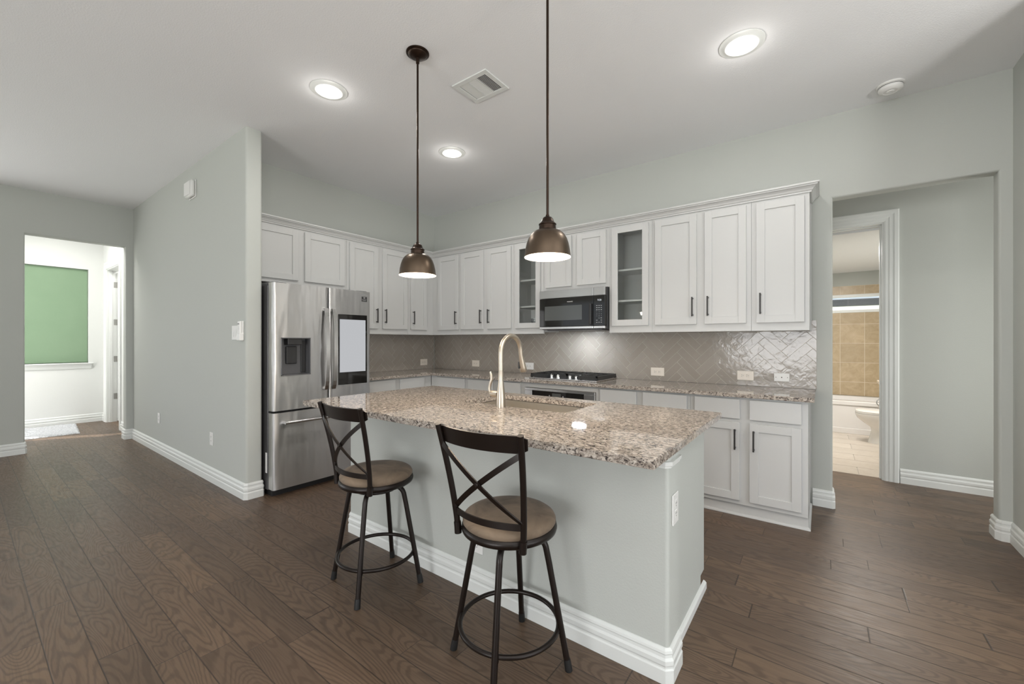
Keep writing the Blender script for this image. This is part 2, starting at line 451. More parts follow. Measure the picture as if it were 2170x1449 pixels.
# partition beside the refrigerator, rounded free end
PY0, PY1, PX1 = -2.648, -2.524, 0.645
bm = BM(); box(bm, (-3.09, PY0, 0), (PX1, PY1, H))
bevel_front(bm, lambda c, d: abs(d.z) > 1 and abs(c.x - PX1) < 1e-4, 0.02)
struct('wall_partition', bm, wall_m, True)
# far left wall with the foyer opening
LX = -2.95; OY0, OY1, OT = -3.587, -2.722, 2.54
bm = BM()
prism(bm, [(LEFT_WIN[1], 0), (OY0, 0), (OY0, OT), (OY1, OT), (OY1, 0), (PY0, 0), (PY0, H), (LEFT_WIN[1], H)], 'x', LX - 0.14, LX)
bevel_front(bm, lambda c, d: abs(d.x) < 1e-4 and OY0 - 0.001 <= c.y <= OY1 + 0.001 and 0.001 < c.z < OT + 0.001, 0.014)
box(bm, (LX - 0.14, REAR_Y - 0.1, 0), (LX, LEFT_WIN[0], H)); box(bm, (LX - 0.14, LEFT_WIN[0], 0), (LX, LEFT_WIN[1], 0.3)); box(bm, (LX - 0.14, LEFT_WIN[0], 2.5), (LX, LEFT_WIN[1], H))
struct('wall_far_left', bm, wall_m, True)
RX = 5.396
bm = BM(); box(bm, (RX, -1.0, 0), (RX + 0.12, 0.0, H)); struct('wall_right', bm, wall_m)
# open dining area to the right, out of frame
bm = BM(); box(bm, (RX + 0.12, -1.0, 0), (DRX + 0.12, -0.88, H)); struct('wall_dining_back', bm, wall_m)
bm = BM(); box(bm, (DRX, RIGHT_WIN[1], 0), (DRX + 0.12, -1.0, H)); box(bm, (DRX, REAR_Y - 0.1, 0), (DRX + 0.12, RIGHT_WIN[0], H))
box(bm, (DRX, RIGHT_WIN[0], 0), (DRX + 0.12, RIGHT_WIN[1], 0.3)); box(bm, (DRX, RIGHT_WIN[0], 2.5), (DRX + 0.12, RIGHT_WIN[1], H))
struct('wall_dining_right', bm, wall_m)
# rear wall behind the camera with three living-room windows
bm = BM()
xs = [-3.09] + [v for p in REAR_WIN for v in p] + [DRX + 0.12]
for i in range(0, len(xs), 2): box(bm, (xs[i], REAR_Y - 0.12, 0), (xs[i + 1], REAR_Y, H))
for a, b in REAR_WIN:
    box(bm, (a, REAR_Y - 0.12, 0), (b, REAR_Y, 0.45)); box(bm, (a, REAR_Y - 0.12, 2.55), (b, REAR_Y, H))
struct('wall_rear', bm, wall_m)
for i, (a, b) in enumerate(REAR_WIN):
    bm = BM(); y0, y1 = REAR_Y - 0.09, REAR_Y - 0.04
    for q in ((a, 0.45, a + 0.05, 2.55), (b - 0.05, 0.45, b, 2.55), (a, 0.45, b, 0.5), (a, 2.5, b, 2.55), (a, 1.48, b, 1.53)):
        box(bm, (q[0], y0, q[1]), (q[2], y1, q[3]))
    struct('window_%d' % (i + 3), bm, trim_m)
for i, (x0, (a, b)) in enumerate(((LX - 0.10, LEFT_WIN), (DRX + 0.04, RIGHT_WIN))):
    bm = BM(); m_ = (a + b) / 2
    for q in ((a, 0.3, a + 0.05, 2.5), (b - 0.05, 0.3, b, 2.5), (a, 0.3, b, 0.35), (a, 2.45, b, 2.5), (m_ - 0.03, 0.3, m_ + 0.03, 2.5)): box(bm, (x0, q[0], q[1]), (x0 + 0.06, q[2], q[3]))
    struct('window_%d' % (i + 5), bm, trim_m)

# foyer
FX = -5.0
bm = BM()
prism(bm, [(-4.35, 0), (-2.5, 0), (-2.5, H), (-4.35, H)], 'x', FX - 0.25, FX - 0.12)
for q in ((-4.35, 0, -2.5, 0.953), (-4.35, 2.44, -2.5, H), (-2.79, 0.953, -2.5, 2.44), (-4.35, 0.953, -3.9, 2.44)):
    box(bm, (FX - 0.12, q[0], q[1]), (FX, q[2], q[3]))
struct('wall_foyer_back', bm, foyer_m)
DX0, DX1, DT = -4.74, -3.86, 2.44
bm = BM(); prism(bm, [(FX, 0), (DX0, 0), (DX0, DT), (DX1, DT), (DX1, 0), (-3.09, 0), (-3.09, H), (FX, H)], 'y', -2.62, -2.50)
struct('wall_foyer_right', bm, foyer_m)
bm = BM(); FY = -4.2; SX0, SX1 = -4.60, -4.32
for q in ((FX - 0.25, 0, SX0, H), (SX1, 0, -3.09, H), (SX0, 0, SX1, 0.1), (SX0, 2.1, SX1, H)):
    box(bm, (q[0], FY - 0.12, q[1]), (q[2], FY, q[3]))
struct('wall_foyer_front', bm, foyer_m)
# room beyond the foyer doorway
bm = BM(); box(bm, (-5.25, -1.3, 0), (-2.9, -1.2, H)); box(bm, (-5.25, -2.5, 0), (-5.15, -1.3, H)); box(bm, (-3.0, -2.524, 0), (-2.9, -1.3, H))
struct('wall_study', bm, foyer_m)

# hall behind the back wall
HY = 1.10; BX0, BX1, BT = 4.10, 4.876, 2.405
bm = BM(); prism(bm, [(3.2, 0), (BX0, 0), (BX0, BT), (BX1, BT), (BX1, 0), (6.7, 0), (6.7, 2.74), (3.2, 2.74)], 'y', HY, HY + 0.12)
struct('wall_hall', bm, wall_m)
bm = BM(); box(bm, (3.1, 0.12, 0), (3.2, HY + 0.12, 2.74)); struct('wall_hall_left', bm, wall_m)
bm = BM(); box(bm, (6.6, 0.0, 0), (6.7, 0.25, 2.74)); box(bm, (6.6, 0.95, 0), (6.7, HY, 2.74)); box(bm, (6.6, 0.25, 0), (6.7, 0.95, 0.25)); box(bm, (6.6, 0.25, 2.2), (6.7, 0.95, 2.74))  # end opening added for the hall fill light
struct('wall_hall_right', bm, wall_m)
bm = BM(); box(bm, (5.55, 0.0, 0), (6.6, 0.12, 2.74)); struct('wall_hall_front', bm, wall_m)
bm = BM(); box(bm, (3.1, 0.12, 2.74), (6.7, HY + 0.12, 2.84)); struct('ceiling_hall', bm, ceil_m)
# bathroom
BXL, BXR, BYF, BYB, BH = 3.6, 5.49, HY + 0.12, 4.2, 2.36
bm = BM(); box(bm, (BXL - 0.1, 1.17, -0.1), (BXR + 0.1, BYB + 0.1, -0.006)); struct('floor_bathroom_base', bm, grout_m)
bm = BM(); box(bm, (BXL - 0.1, BYF, BH), (BXR + 0.1, BYB + 0.1, BH + 0.1)); struct('ceiling_bathroom', bm, ceil_m)
bm = BM(); box(bm, (BXL - 0.1, BYF, 0), (BXL, BYB + 0.1, BH)); struct('wall_bath_left', bm, wall_m)
bm = BM(); box(bm, (BXR, BYF, 0), (BXR + 0.1, BYB + 0.1, BH)); struct('wall_bath_right', bm, wall_m)
WZ0, WZ1, WX0, WX1 = 1.765, 1.985, 3.9, 5.2
bm = BM()
for q in ((BXL, 0, BXR, WZ0), (BXL, WZ1, BXR, BH), (BXL, WZ0, WX0, WZ1), (WX1, WZ0, BXR, WZ1)): box(bm, (q[0], BYB, q[1]), (q[2], BYB + 0.12, q[3]))
struct('wall_bath_back', bm, wall_m)

def clip(poly, x0, x1, z0, z1):
    def cut(p, ax, v, keep_gt):
        out = []
        for i in range(len(p)):
            a, b = p[i], p[(i + 1) % len(p)]
            ia = (a[ax] >= v) if keep_gt else (a[ax] <= v); ib = (b[ax] >= v) if keep_gt else (b[ax] <= v)
            if ia: out.append(a)
            if ia != ib:
                t = (v - a[ax]) / (b[ax] - a[ax]); out.append((a[0] + t * (b[0] - a[0]), a[1] + t * (b[1] - a[1])))
        return out
    for ax, v, g_ in ((0, x0, True), (0, x1, False), (1, z0, True), (1, z1, False)):
        if len(poly) < 3: return []
        poly = cut(poly, ax, v, g_)
    return poly

def poly_area(p): return abs(sum(p[i][0] * p[(i + 1) % len(p)][1] - p[(i + 1) % len(p)][0] * p[i][1] for i in range(len(p)))) / 2

def tiles(bm, polys, F, n0, n1, ins=0.0012, tilt=0.0):
    """each polygon becomes a little raised slab with eased edges; F maps (u, n, v) to the world"""
    for p in polys:
        if len(p) < 3 or poly_area(p) < 4e-5: continue
        cu = sum(q[0] for q in p) / len(p); cv = sum(q[1] for q in p) / len(p)
        a, b = random.uniform(-tilt, tilt), random.uniform(-tilt, tilt)
        def ease(q):
            d = sqrt((q[0] - cu) ** 2 + (q[1] - cv) ** 2) or 1
            k = 1 - ins * 1.4 / d; return (cu + (q[0] - cu) * k, cv + (q[1] - cv) * k)
        lo = [bm.verts.new(F(q[0], n0, q[1])) for q in p]
        hi = [bm.verts.new(F(e[0], n1 + a * (e[0] - cu) + b * (e[1] - cv), e[1])) for e in map(ease, p)]
        fs = [bm.faces.new(hi)] + [bm.faces.new((lo[i], lo[(i + 1) % len(p)], hi[(i + 1) % len(p)], hi[i])) for i in range(len(p))]
        bmesh.ops.recalc_face_normals(bm, faces=fs)

def herringbone(u0, u1, v0, v1, Wt, Lt, g_, pu, pv):
    """grout-shrunk herringbone rectangles turned 45 degrees, clipped to the rectangle"""
    out = []; c = sqrt(0.5)
    span = int((abs(u1 - u0) + abs(v1 - v0)) / min(Wt, Lt)) + 14
    for i in range(-span, span):
        for j in range(-span // 3 - 4, span // 3 + 4):
            ox = i * Wt + j * (Lt + Wt); oy = i * Wt + j * (Wt - Lt)
            for (a, b, w, h) in ((0, 0, Lt, Wt), (Lt, Wt - Lt, Wt, Lt)):
                x0, y0 = ox + a + g_, oy + b + g_; x1, y1 = ox + a + w - g_, oy + b + h - g_
                q = [(pu + (x - y) * c, pv + (x + y) * c) for x, y in ((x0, y0), (x1, y0), (x1, y1), (x0, y1))]
                if max(p[0] for p in q) < u0 or min(p[0] for p in q) > u1 or max(p[1] for p in q) < v0 or min(p[1] for p in q) > v1: continue
                q = clip(q, u0, u1, v0, v1)
                if len(q) > 2: out.append(q)
    return out

FB = lambda u, n, z: (u, -n, z)            # on the back wall: u = x, n out of the wall
FA = lambda u, n, z: (n, u, z)             # on the left wall: u = y

SZ0, SZ1 = 0.915, 1.40
def backsplash(name, label, F, u0, u1, pu, z1=SZ1):
    bm = BM(); tiles(bm, herringbone(u0, u1, SZ0, z1, 0.065, 0.2335, 0.001, pu, 0.98), F, 0.004, 0.0072, tilt=0.006)
    nt = len(bm.faces)
    a, b = F(u0, 0.0008, SZ0), F(u1, 0.0058, z1); box(bm, a, b)
    bm.faces.ensure_lookup_table()
    for f in bm.faces[nt:]: f.material_index = 1
    return tag(obj(name, bm, [splash_m, grout_m]), label, 'backsplash')
backsplash('backsplash', 'long grey glazed herringbone tile backsplash behind the gas cooktop', FB, 0.012, 4.378, 4.19, 1.46)
backsplash('backsplash', 'short grey herringbone tile backsplash between refrigerator and corner', FA, -1.56, -0.012, -0.35)

# bathroom tile wall, window, floor tiles
bm = BM(); T = 0.2945; us = [4.643 + (k - 4) * 0.2915 for k in range(0, 8)]
rows = [0.455, 0.667, 0.965, 1.262, 1.558, WZ0 - 0.03, None, WZ1 + 0.03, 2.147]
polys = []
for zi in range(len(rows) - 1):
    if rows[zi] is None or rows[zi + 1] is None: continue
    for ui in range(len(us) - 1):
        a, b, c_, d_ = max(us[ui], BXL) + 0.002, min(us[ui + 1], BXR) - 0.002, rows[zi] + 0.002, rows[zi + 1] - 0.002
        if b - a > 0.01: polys.append([(a, c_), (b, c_), (b, d_), (a, d_)])
Fb = lambda u, n, z: (u, BYB - n, z)
tiles(bm, polys, Fb, 0.003, 0.0075); nt = len(bm.faces)
box(bm, (BXL, BYB - 0.006, 0.46), (BXR, BYB, WZ0 - 0.03)); box(bm, (BXL, BYB - 0.006, WZ1 + 0.03), (BXR, BYB, 2.15)); bm.faces.ensure_lookup_table()
for f in bm.faces[nt:]: f.material_index = 1
tag(obj('tub_surround', bm, [trav_m, simple('pale_grout', (0.68, 0.60, 0.48), 0.9)]), 'tan stone tile surround on the bathroom wall above the tub', 'wall tile')
bm = BM()
polys = []
for k, (yy0, yy1) in enumerate([(1.175 + 0.3 * i, 1.475 + 0.3 * i) for i in range(10)]):
    xx = BXL - 0.1 + (0.3 if k % 2 else 0.0) - 0.6
    while xx < BXR:
        a, b = max(xx, BXL - 0.1) + 0.002, min(xx + 0.6, BXR + 0.1) - 0.002
        if b - a > 0.02: polys.append([(a, yy0 + 0.002), (b, yy0 + 0.002), (b, yy1 - 0.002), (a, yy1 - 0.002)])
        xx += 0.6
tiles(bm, polys, lambda u, n, v: (u, v, n), -0.008, 0.0)
struct('floor_bathroom', bm, bfloor_m)
bm = BM()
for q in ((WX0, WZ0 - 0.03, WX1, WZ0 + 0.012), (WX0, WZ1 - 0.012, WX1, WZ1 + 0.03), (WX0, WZ0, WX0 + 0.03, WZ1), (WX1 - 0.03, WZ0, WX1, WZ1)):
    box(bm, (q[0], BYB - 0.016, q[1]), (q[2], BYB + 0.06, q[3]), 0.002)
wf = struct('window_2', bm, trim_m)
bm = BM(); box(bm, (WX0 + 0.03, BYB + 0.03, WZ0 + 0.01), (WX1 - 0.03, BYB + 0.034, WZ1 - 0.01)); obj('pane', bm, glass_m, wf, label='clear glass pane')

# ---------------------------------------------------------------- baseboards and casings
BASE = [(0, 0), (0.017, 0), (0.017, 0.052), (0.013, 0.058), (0.013, 0.064), (0.0165, 0.072), (0.0165, 0.088), (0.011, 0.097), (0.010, 0.108), (0.0125, 0.113), (0.0105, 0.122), (0.004, 0.131), (0, 0.132)]
def baseboard(name, path, side=1):
    bm = BM(); sweep(bm, path, BASE, side); return struct(name, bm, trim_m)
c_ = 0.014
baseboard('baseboard_partition', [(LX, PY0), (PX1 - c_, PY0), (PX1, PY0 + c_), (PX1, PY1 - 0.006), (PX1 - 0.004, PY1 - 0.001)], -1)
baseboard('baseboard_far_left', [(LX, PY0), (LX, OY1 + 0.003), (LX - 0.003, OY1), (LX - 0.14, OY1)], 1)
baseboard('baseboard_left_near', [(LX - 0.14, OY0), (LX - 0.004, OY0), (LX, OY0 - 0.004), (LX, -4.39)], 1)
baseboard('baseboard_kitchen', [(4.352, 0), (HX0 - 0.006, 0), (HX0, 0.006), (HX0, 0.12)], -1)
baseboard('baseboard_right', [(HX1, 0.12), (HX1, c_), (HX1 + c_, 0), (RX, 0), (RX, -0.99)], -1)
baseboard('baseboard_hall', [(4.985, HY), (6.6, HY)], -1)
baseboard('baseboard_foyer_back', [(FX, FY), (FX, -2.62), (-4.85, -2.62)], -1)
baseboard('baseboard_foyer_right', [(-3.75, -2.62), (-3.09, -2.62)], -1)

CASE = [(0, 0), (0.009, 0), (0.013, 0.012), (0.013, 0.03), (0.017, 0.04), (0.017, 0.062), (0.022, 0.074), (0.022, 0.098), (0.018, 0.105), (0, 0.105)]
def casing(name, F, u0, u1, zt):
    """door casing swept up, over and down; F(u, n, z), profile (n, width outward)"""
    bm = BM(); k = len(CASE); rings = []
    for (u, z, du, dz) in ((u0, 0, -1, 0), (u0, zt, -1, 1), (u1, zt, 1, 1), (u1, 0, 1, 0)):
        rings.append([bm.verts.new(F(u + du * w, n, z + dz * w)) for n, w in CASE])
    fs = []
    for A, B in zip(rings, rings[1:]):
        for j in range(k): fs.append(bm.faces.new((A[j], A[(j + 1) % k], B[(j + 1) % k], B[j])))
    fs.append(bm.faces.new(rings[0])); fs.append(bm.faces.new(rings[-1]))
    bmesh.ops.recalc_face_normals(bm, faces=fs)
    return struct(name, bm, trim_m)
casing('trim_1', lambda u, n, z: (u, HY - n, z), BX0 + 0.003, BX1 - 0.003, BT - 0.003)
bm = BM()
for a, b in ((BX0, BX0 + 0.016), (BX1 - 0.016, BX1)): box(bm, (a, HY, 0), (b, HY + 0.12, BT))
box(bm, (BX0 + 0.016, HY, BT - 0.016), (BX1 - 0.016, HY + 0.12, BT)); box(bm, (BX1 - 0.028, HY + 0.05, 0), (BX1 - 0.0162, HY + 0.085, BT - 0.0282)); box(bm, (BX0 + 0.0162, HY + 0.05, BT - 0.028), (BX1 - 0.0162, HY + 0.085, BT - 0.0162))
struct('door_2', bm, trim_m)
casing('trim_2', lambda u, n, z: (u, -2.62 - n, z), DX0 + 0.003, DX1 - 0.003, DT - 0.003)
bm = BM()
for a, b in ((DX0, DX0 + 0.018), (DX1 - 0.018, DX1)): box(bm, (a, -2.62, 0), (b, -2.5, DT))
box(bm, (DX0 + 0.018, -2.62, DT - 0.018), (DX1 - 0.018, -2.5, DT)); box(bm, (DX0 + 0.0182, -2.595, 0), (DX0 + 0.03, -2.56, DT - 0.0182))
dframe = struct('door_1', bm, trim_m)
bm = BM(); box(bm, (DX0 + 0.02, -2.497, 0.01), (DX0 + 0.058, -1.68, 2.41), 0.002); obj('door_leaf', bm, door_m, dframe)
for z in (2.2, 1.6, 1.01, 0.41):
    bm = BM(); box(bm, (DX0 + 0.018, -2.54, z - 0.045), (DX0 + 0.021, -2.503, z + 0.045)); lathe(bm, [(0.007, z - 0.046), (0.007, z + 0.046)], (DX0 + 0.024, -2.499, 0), 8)
    obj('hinge', bm, hinge_m, dframe, label='nickel butt hinge')
# foyer window: sill trim, green shade
bm = BM()
prism(bm, [(FX - 0.12, 0.935), (FX + 0.045, 0.935), (FX + 0.05, 0.944), (FX + 0.045, 0.953), (FX - 0.12, 0.953)], 'y', -3.95, -2.74)
prism(bm, [(FX, 0.86), (FX + 0.012, 0.862), (FX + 0.02, 0.90), (FX + 0.034, 0.935), (FX, 0.935)], 'y', -3.93, -2.76)
struct('window_1', bm, trim_m)
bm = BM(); box(bm, (FX - 0.062, -3.88, 0.958), (FX - 0.058, -2.795, 2.435), 0)
rs = thing('roller_shade', 'green roller shade filling the recessed foyer window', 'window shade', (FX - 0.06, -3.34, 0.955))
obj('shade_fabric', bm, green_m, rs)
bm = BM(); box(bm, (FX - 0.068, -3.88, 0.956), (FX - 0.052, -2.795, 0.985), 0.003); obj('hem_bar', bm, green_m, rs)
bm = BM(); lathe(bm, [(0.022, -3.88), (0.022, -2.795)], (FX - 0.085, 0, 2.41), 16, 'y'); obj('roller', bm, green_m, rs, True)
# ================================================================= cabinets
def fbox(bm, F, u0, u1, n0, n1, z0, z1, bev=0.0): box(bm, F(u0, n0, z0), F(u1, n1, z1), bev)

def pull(parent, F, u, z0, z1, n0):
    bm = BM(); w = 0.0055
    fbox(bm, F, u - w, u + w, n0 + 0.026, n0 + 0.036, z0, z1, 0.0015)
    for z in (z0 + 0.012, z1 - 0.012): fbox(bm, F, u - 0.005, u + 0.005, n0, n0 + 0.028, z - 0.005, z + 0.005)
    obj('handle', bm, black_m, parent, label='black bar pull')

def shaker(parent, F, u0, u1, z0, z1, n0, pull_side=None, pull_z=None, glazed=False, rail=0.057, flat=False, name='door'):
    u0, u1 = min(u0, u1), max(u0, u1)
    bm = BM(); t = 0.02; a, b = n0 + 0.001, n0 + t + 0.001
    if flat:
        fbox(bm, F, u0, u1, a, b, z0, z1, 0.003)
    else:
        fbox(bm, F, u0, u0 + rail, a, b, z0, z1, 0.0015); fbox(bm, F, u1 - rail, u1, a, b, z0, z1, 0.0015)
        fbox(bm, F, u0 + rail - 0.001, u1 - rail + 0.001, a, b - 0.0002, z0 + 0.0003, z0 + rail, 0.001); fbox(bm, F, u0 + rail - 0.001, u1 - rail + 0.001, a, b - 0.0002, z1 - rail, z1 - 0.0003, 0.001)
        if not glazed: fbox(bm, F, u0 + rail - 0.004, u1 - rail + 0.004, a, b - 0.009, z0 + rail - 0.004, z1 - rail + 0.004)
    d = obj(name, bm, cab_m, parent)
    if glazed:
        bm = BM(); fbox(bm, F, u0 + rail - 0.004, u1 - rail + 0.004, a + 0.007, a + 0.010, z0 + rail - 0.004, z1 - rail + 0.004)
        obj('glass_pane', bm, glass_m, d, label='clear glass pane')
    if pull_side is not None:
        u = (u0 + rail / 2) if pull_side < 0 else (u1 - rail / 2)
        pull(d, F, u, pull_z[0], pull_z[1], b)
    return d

UF, UZ0, UZ1 = 0.332, 1.375, 2.40          # upper face depth, bottom, top
DZ0, DZ1 = 1.437, 2.363
UP = (1.503, 1.665)                        # upper pulls
def upper(label, F, u0, u1, doors, z0=UZ0, glass=False, name='wall_cabinet', n1=UF):
    lo, hi = min(u0, u1), max(u0, u1)
    c = F((lo + hi) / 2, 0.0, z0)
    t = thing(name, label, 'cabinet', c, 'white wall cabinets')
    lo += 0.0006; hi -= 0.0006
    bm = BM()
    if glass:
        w = 0.018; n = n1
        for q in ((lo, lo + w, 0.01, n - 0.02, z0 + 0.02, UZ1), (hi - w, hi, 0.01, n - 0.02, z0 + 0.02, UZ1), (lo + w, hi - w, 0.01, 0.016, z0 + 0.02, UZ1), (lo + w, hi - w, 0.016, n - 0.02, z0 + 0.035, z0 + 0.053), (lo + w, hi - w, 0.016, n - 0.02, UZ1 - 0.04, UZ1 - 0.02)):
            fbox(bm, F, *q)
        for q in ((lo, lo + 0.04, n - 0.02, n, z0, UZ1), (hi - 0.04, hi, n - 0.02, n, z0, UZ1), (lo + 0.04, hi - 0.04, n - 0.02, n, z0, z0 + 0.075), (lo + 0.04, hi - 0.04, n - 0.02, n, UZ1 - 0.06, UZ1)):
            fbox(bm, F, *q)
        obj('carcass', bm, cab_m, t)
        for z in (1.665, 1.955):
            bm = BM(); fbox(bm, F, lo + w, hi - w, 0.016, n - 0.03, z, z + 0.018, 0.002); obj('shelf', bm, cabin_m, t)
    else:
        fbox(bm, F, lo, hi, 0.01, n1, z0, UZ1, 0.001); obj('carcass', bm, cab_m, t)
    for (a, b, s) in doors:
        shaker(t, F, a, b, (DZ0 if z0 < 1.5 else z0 + 0.037), DZ1, n1, s, UP if s else None, glass)
    return t

# left wall (u = y)
upper('white two-door wall cabinet directly above the stainless refrigerator', FA, -2.522, -1.562, [(-2.50, -2.078, None), (-2.016, -1.592, None)], z0=1.842)
upper('white two-door wall cabinet between refrigerator and the corner cabinet', FA, -1.562, -0.737, [(-1.533, -1.176, 1), (-1.116, -0.760, -1)])
upper('narrow white one-door wall cabinet ending the refrigerator wall at the corner', FA, -0.737, -0.012, [(-0.705, -0.446, -1)])
# back wall (u = x)
upper('white one-door wall cabinet starting the cooktop wall at the corner', FB, 0.3335, 0.830, [(0.447, 0.809, 1)])
upper('white two-door wall cabinet left of the first glass-front cabinet', FB, 0.830, 1.650, [(0.853, 1.215, 1), (1.279, 1.622, -1)])
upper('white glass-front wall cabinet left of the microwave', FB, 1.650, 2.046, [(1.679, 2.010, None)], glass=True, name='glass_front_cabinet')
upper('short white two-door wall cabinet directly above the microwave', FB, 2.046, 2.786, [(2.078, 2.384, None), (2.449, 2.756, None)], z0=1.815)
upper('white glass-front wall cabinet right of the microwave', FB, 2.786, 3.192, [(2.817, 3.164, None)], glass=True, name='glass_front_cabinet')
upper('white two-door wall cabinet right of the second glass-front cabinet', FB, 3.192, 3.968, [(3.222, 3.568, 1), (3.630, 3.935, -1)])
t = upper('white one-door wall cabinet at the right end beside the hall opening', FB, 3.968, 4.339, [(4.003, 4.309, -1)])
bm = BM(); fbox(bm, FB, 4.3385, 4.345, 0.01, 0.03, UZ0, UZ1); obj('scribe_strip', bm, cab_m, t)
# crown
CR = [(0.0, 2.383), (0.010, 2.383), (0.012, 2.392), (0.018, 2.397), (0.024, 2.408), (0.036, 2.420), (0.046, 2.425), (0.048, 2.432), (0.056, 2.434), (0.056, 2.446), (0.0, 2.446)]
bm = BM(); sweep(bm, [(UF + 0.0015, -2.521), (UF + 0.0015, -UF - 0.0015), (4.3405, -UF - 0.0015), (4.3405, -0.004)], CR, -1)
tag(obj('crown_moulding', bm, cab_m), 'white crown moulding capping the wall cabinets on both kitchen walls', 'moulding')

# base cabinets
BF = 0.600; BZ0 = 0.09
DRW = (0.722, 0.868); DOR = (0.124, 0.697); LP = (0.500, 0.650)
def base(label, F, u0, u1, fronts, end=None):
    t = thing('base_cabinet', label, 'cabinet', F((u0 + u1) / 2, 0.0, 0), 'white base cabinets')
    u0 += 0.0006; u1 -= 0.0006
    bm = BM(); fbox(bm, F, u0, u1, 0.01, BF, BZ0, 0.8825, 0.001); obj('carcass', bm, cab_m, t)
    bm = BM(); fbox(bm, F, u0, u1, 0.02, BF - 0.025, 0, BZ0 + 0.001)
    obj('toe_kick', bm, cab_m, t)
    bm = BM()
    P = [F(u, n, 0)[:2] for u, n in (((u0, BF - 0.025), (u1, BF - 0.025)) if not end else ((u0, BF - 0.025), (u1, BF - 0.025), (u1, 0.02)))]
    sweep(bm, P, [(0, 0), (0.014, 0), (0.013, 0.008), (0.009, 0.015), (0.003, 0.019), (0, 0.02)], -1 if F is FB else 1)
    obj('shoe_moulding', bm, cab_m, t)
    for a, b, s in fronts:
        shaker(t, F, a, b, DRW[0], DRW[1], BF, flat=True, name='drawer')
        shaker(t, F, a, b, DOR[0], DOR[1], BF, s, LP)
    return t
base('white base cabinet right of the refrigerator under the side counter', FA, -1.535, -0.6025, [(-1.50, -1.144, 1), (-1.080, -0.728, -1)])
base('white base cabinet at the inside corner of the counters', FB, 0.6025, 1.19, [(0.717, 1.167, 1)])
base('white base cabinet left of the built-in oven', FB, 1.19, 1.965, [(1.221, 1.580, 1), (1.640, 1.945, -1)])
base('white base cabinet right of the built-in oven', FB, 2.80, 3.582, [(2.820, 3.149, 1), (3.205, 3.556, -1)])
t = base('white base cabinet at the right end of the cooktop counter', FB, 3.582, 4.337, [(3.614, 3.926, 1), (3.989, 4.300, -1)], end=True)
bm = BM(); fbox(bm, FB, 4.3365, 4.343, 0.01, 0.03, 0.10, 0.8825); obj('scribe_strip', bm, cab_m, t)

# oven cabinet frame + oven
t = thing('base_cabinet', 'white cabinet frame around the built-in oven', 'cabinet', (2.382, 0, 0), 'white base cabinets')
bm = BM(); fbox(bm, FB, 1.9656, 2.002, 0.01, BF, BZ0, 0.8825); fbox(bm, FB, 2.773, 2.7994, 0.01, BF, BZ0, 0.8825); fbox(bm, FB, 2.002, 2.773, 0.02, BF, 0.833, 0.8825); fbox(bm, FB, 2.002, 2.773, 0.02, BF, BZ0, 0.135)
obj('carcass', bm, cab_m, t)
bm = BM(); fbox(bm, FB, 1.9656, 2.7994, 0.02, BF - 0.025, 0, BZ0 + 0.001); obj('toe_kick', bm, cab_m, t)
ov = thing('wall_oven', 'stainless built-in oven below the gas cooktop', 'oven', (2.387, -0.3, 0.136))
bm = BM(); fbox(bm, FB, 2.006, 2.769, 0.03, BF - 0.002, 0.137, 0.829); obj('body', bm, steel2_m, ov)
bm = BM()
for q in ((2.004, 2.771, 0.806, 0.831), (2.004, 2.092, 0.14, 0.806), (2.662, 2.771, 0.14, 0.806), (2.092, 2.662, 0.14, 0.19)):
    fbox(bm, FB, q[0], q[1], BF - 0.004, BF + 0.024, q[2], q[3], 0.002)
obj('trim_frame', bm, steel2_m, ov)
bm = BM(); fbox(bm, FB, 2.093, 2.661, BF - 0.01, BF + 0.012, 0.70, 0.806); cp = obj('control_panel', bm, bglass_m, ov, label='black glass control strip')
bm = BM(); fbox(bm, FB, 2.318, 2.415, BF + 0.012, BF + 0.0135, 0.745, 0.790); obj('display', bm, bglass2_m, cp)
for u in (2.29, 2.44):
    bm = BM(); lathe(bm, [(0.007, -BF - 0.012), (0.007, -BF - 0.016)], (u, 0, 0.765), 12, 'y'); obj('button', bm, chrome_m, cp)
bm = BM(); fbox(bm, FB, 2.093, 2.661, BF - 0.01, BF + 0.02, 0.19, 0.695, 0.003); dr = obj('door', bm, bglass_m, ov, label='black glass oven door')
bm = BM(); tube(bm, [FB(2.13, BF + 0.06, 0.655), FB(2.62, BF + 0.06, 0.655)], 0.011)
for u in (2.16, 2.59): tube(bm, [FB(u, BF + 0.018, 0.655), FB(u, BF + 0.06, 0.655)], 0.008)
obj('handle', bm, steel2_m, dr, True, label='stainless towel-bar handle')

# worktops
CT = 0.914; CB = 0.8835
bm = BM(); prism(bm, [(0.001, -1.545), (0.645, -1.545), (0.645, -0.645), (4.372, -0.645), (4.372, -0.001), (0.001, -0.001)], 'z', CB, CT)
bmesh.ops.bevel(bm, geom=[e for e in bm.edges], offset=0.003, segments=2, affect='EDGES')
tag(obj('worktop', bm, granite_m), 'speckled granite worktop running around the corner under the wall cabinets', 'countertop')

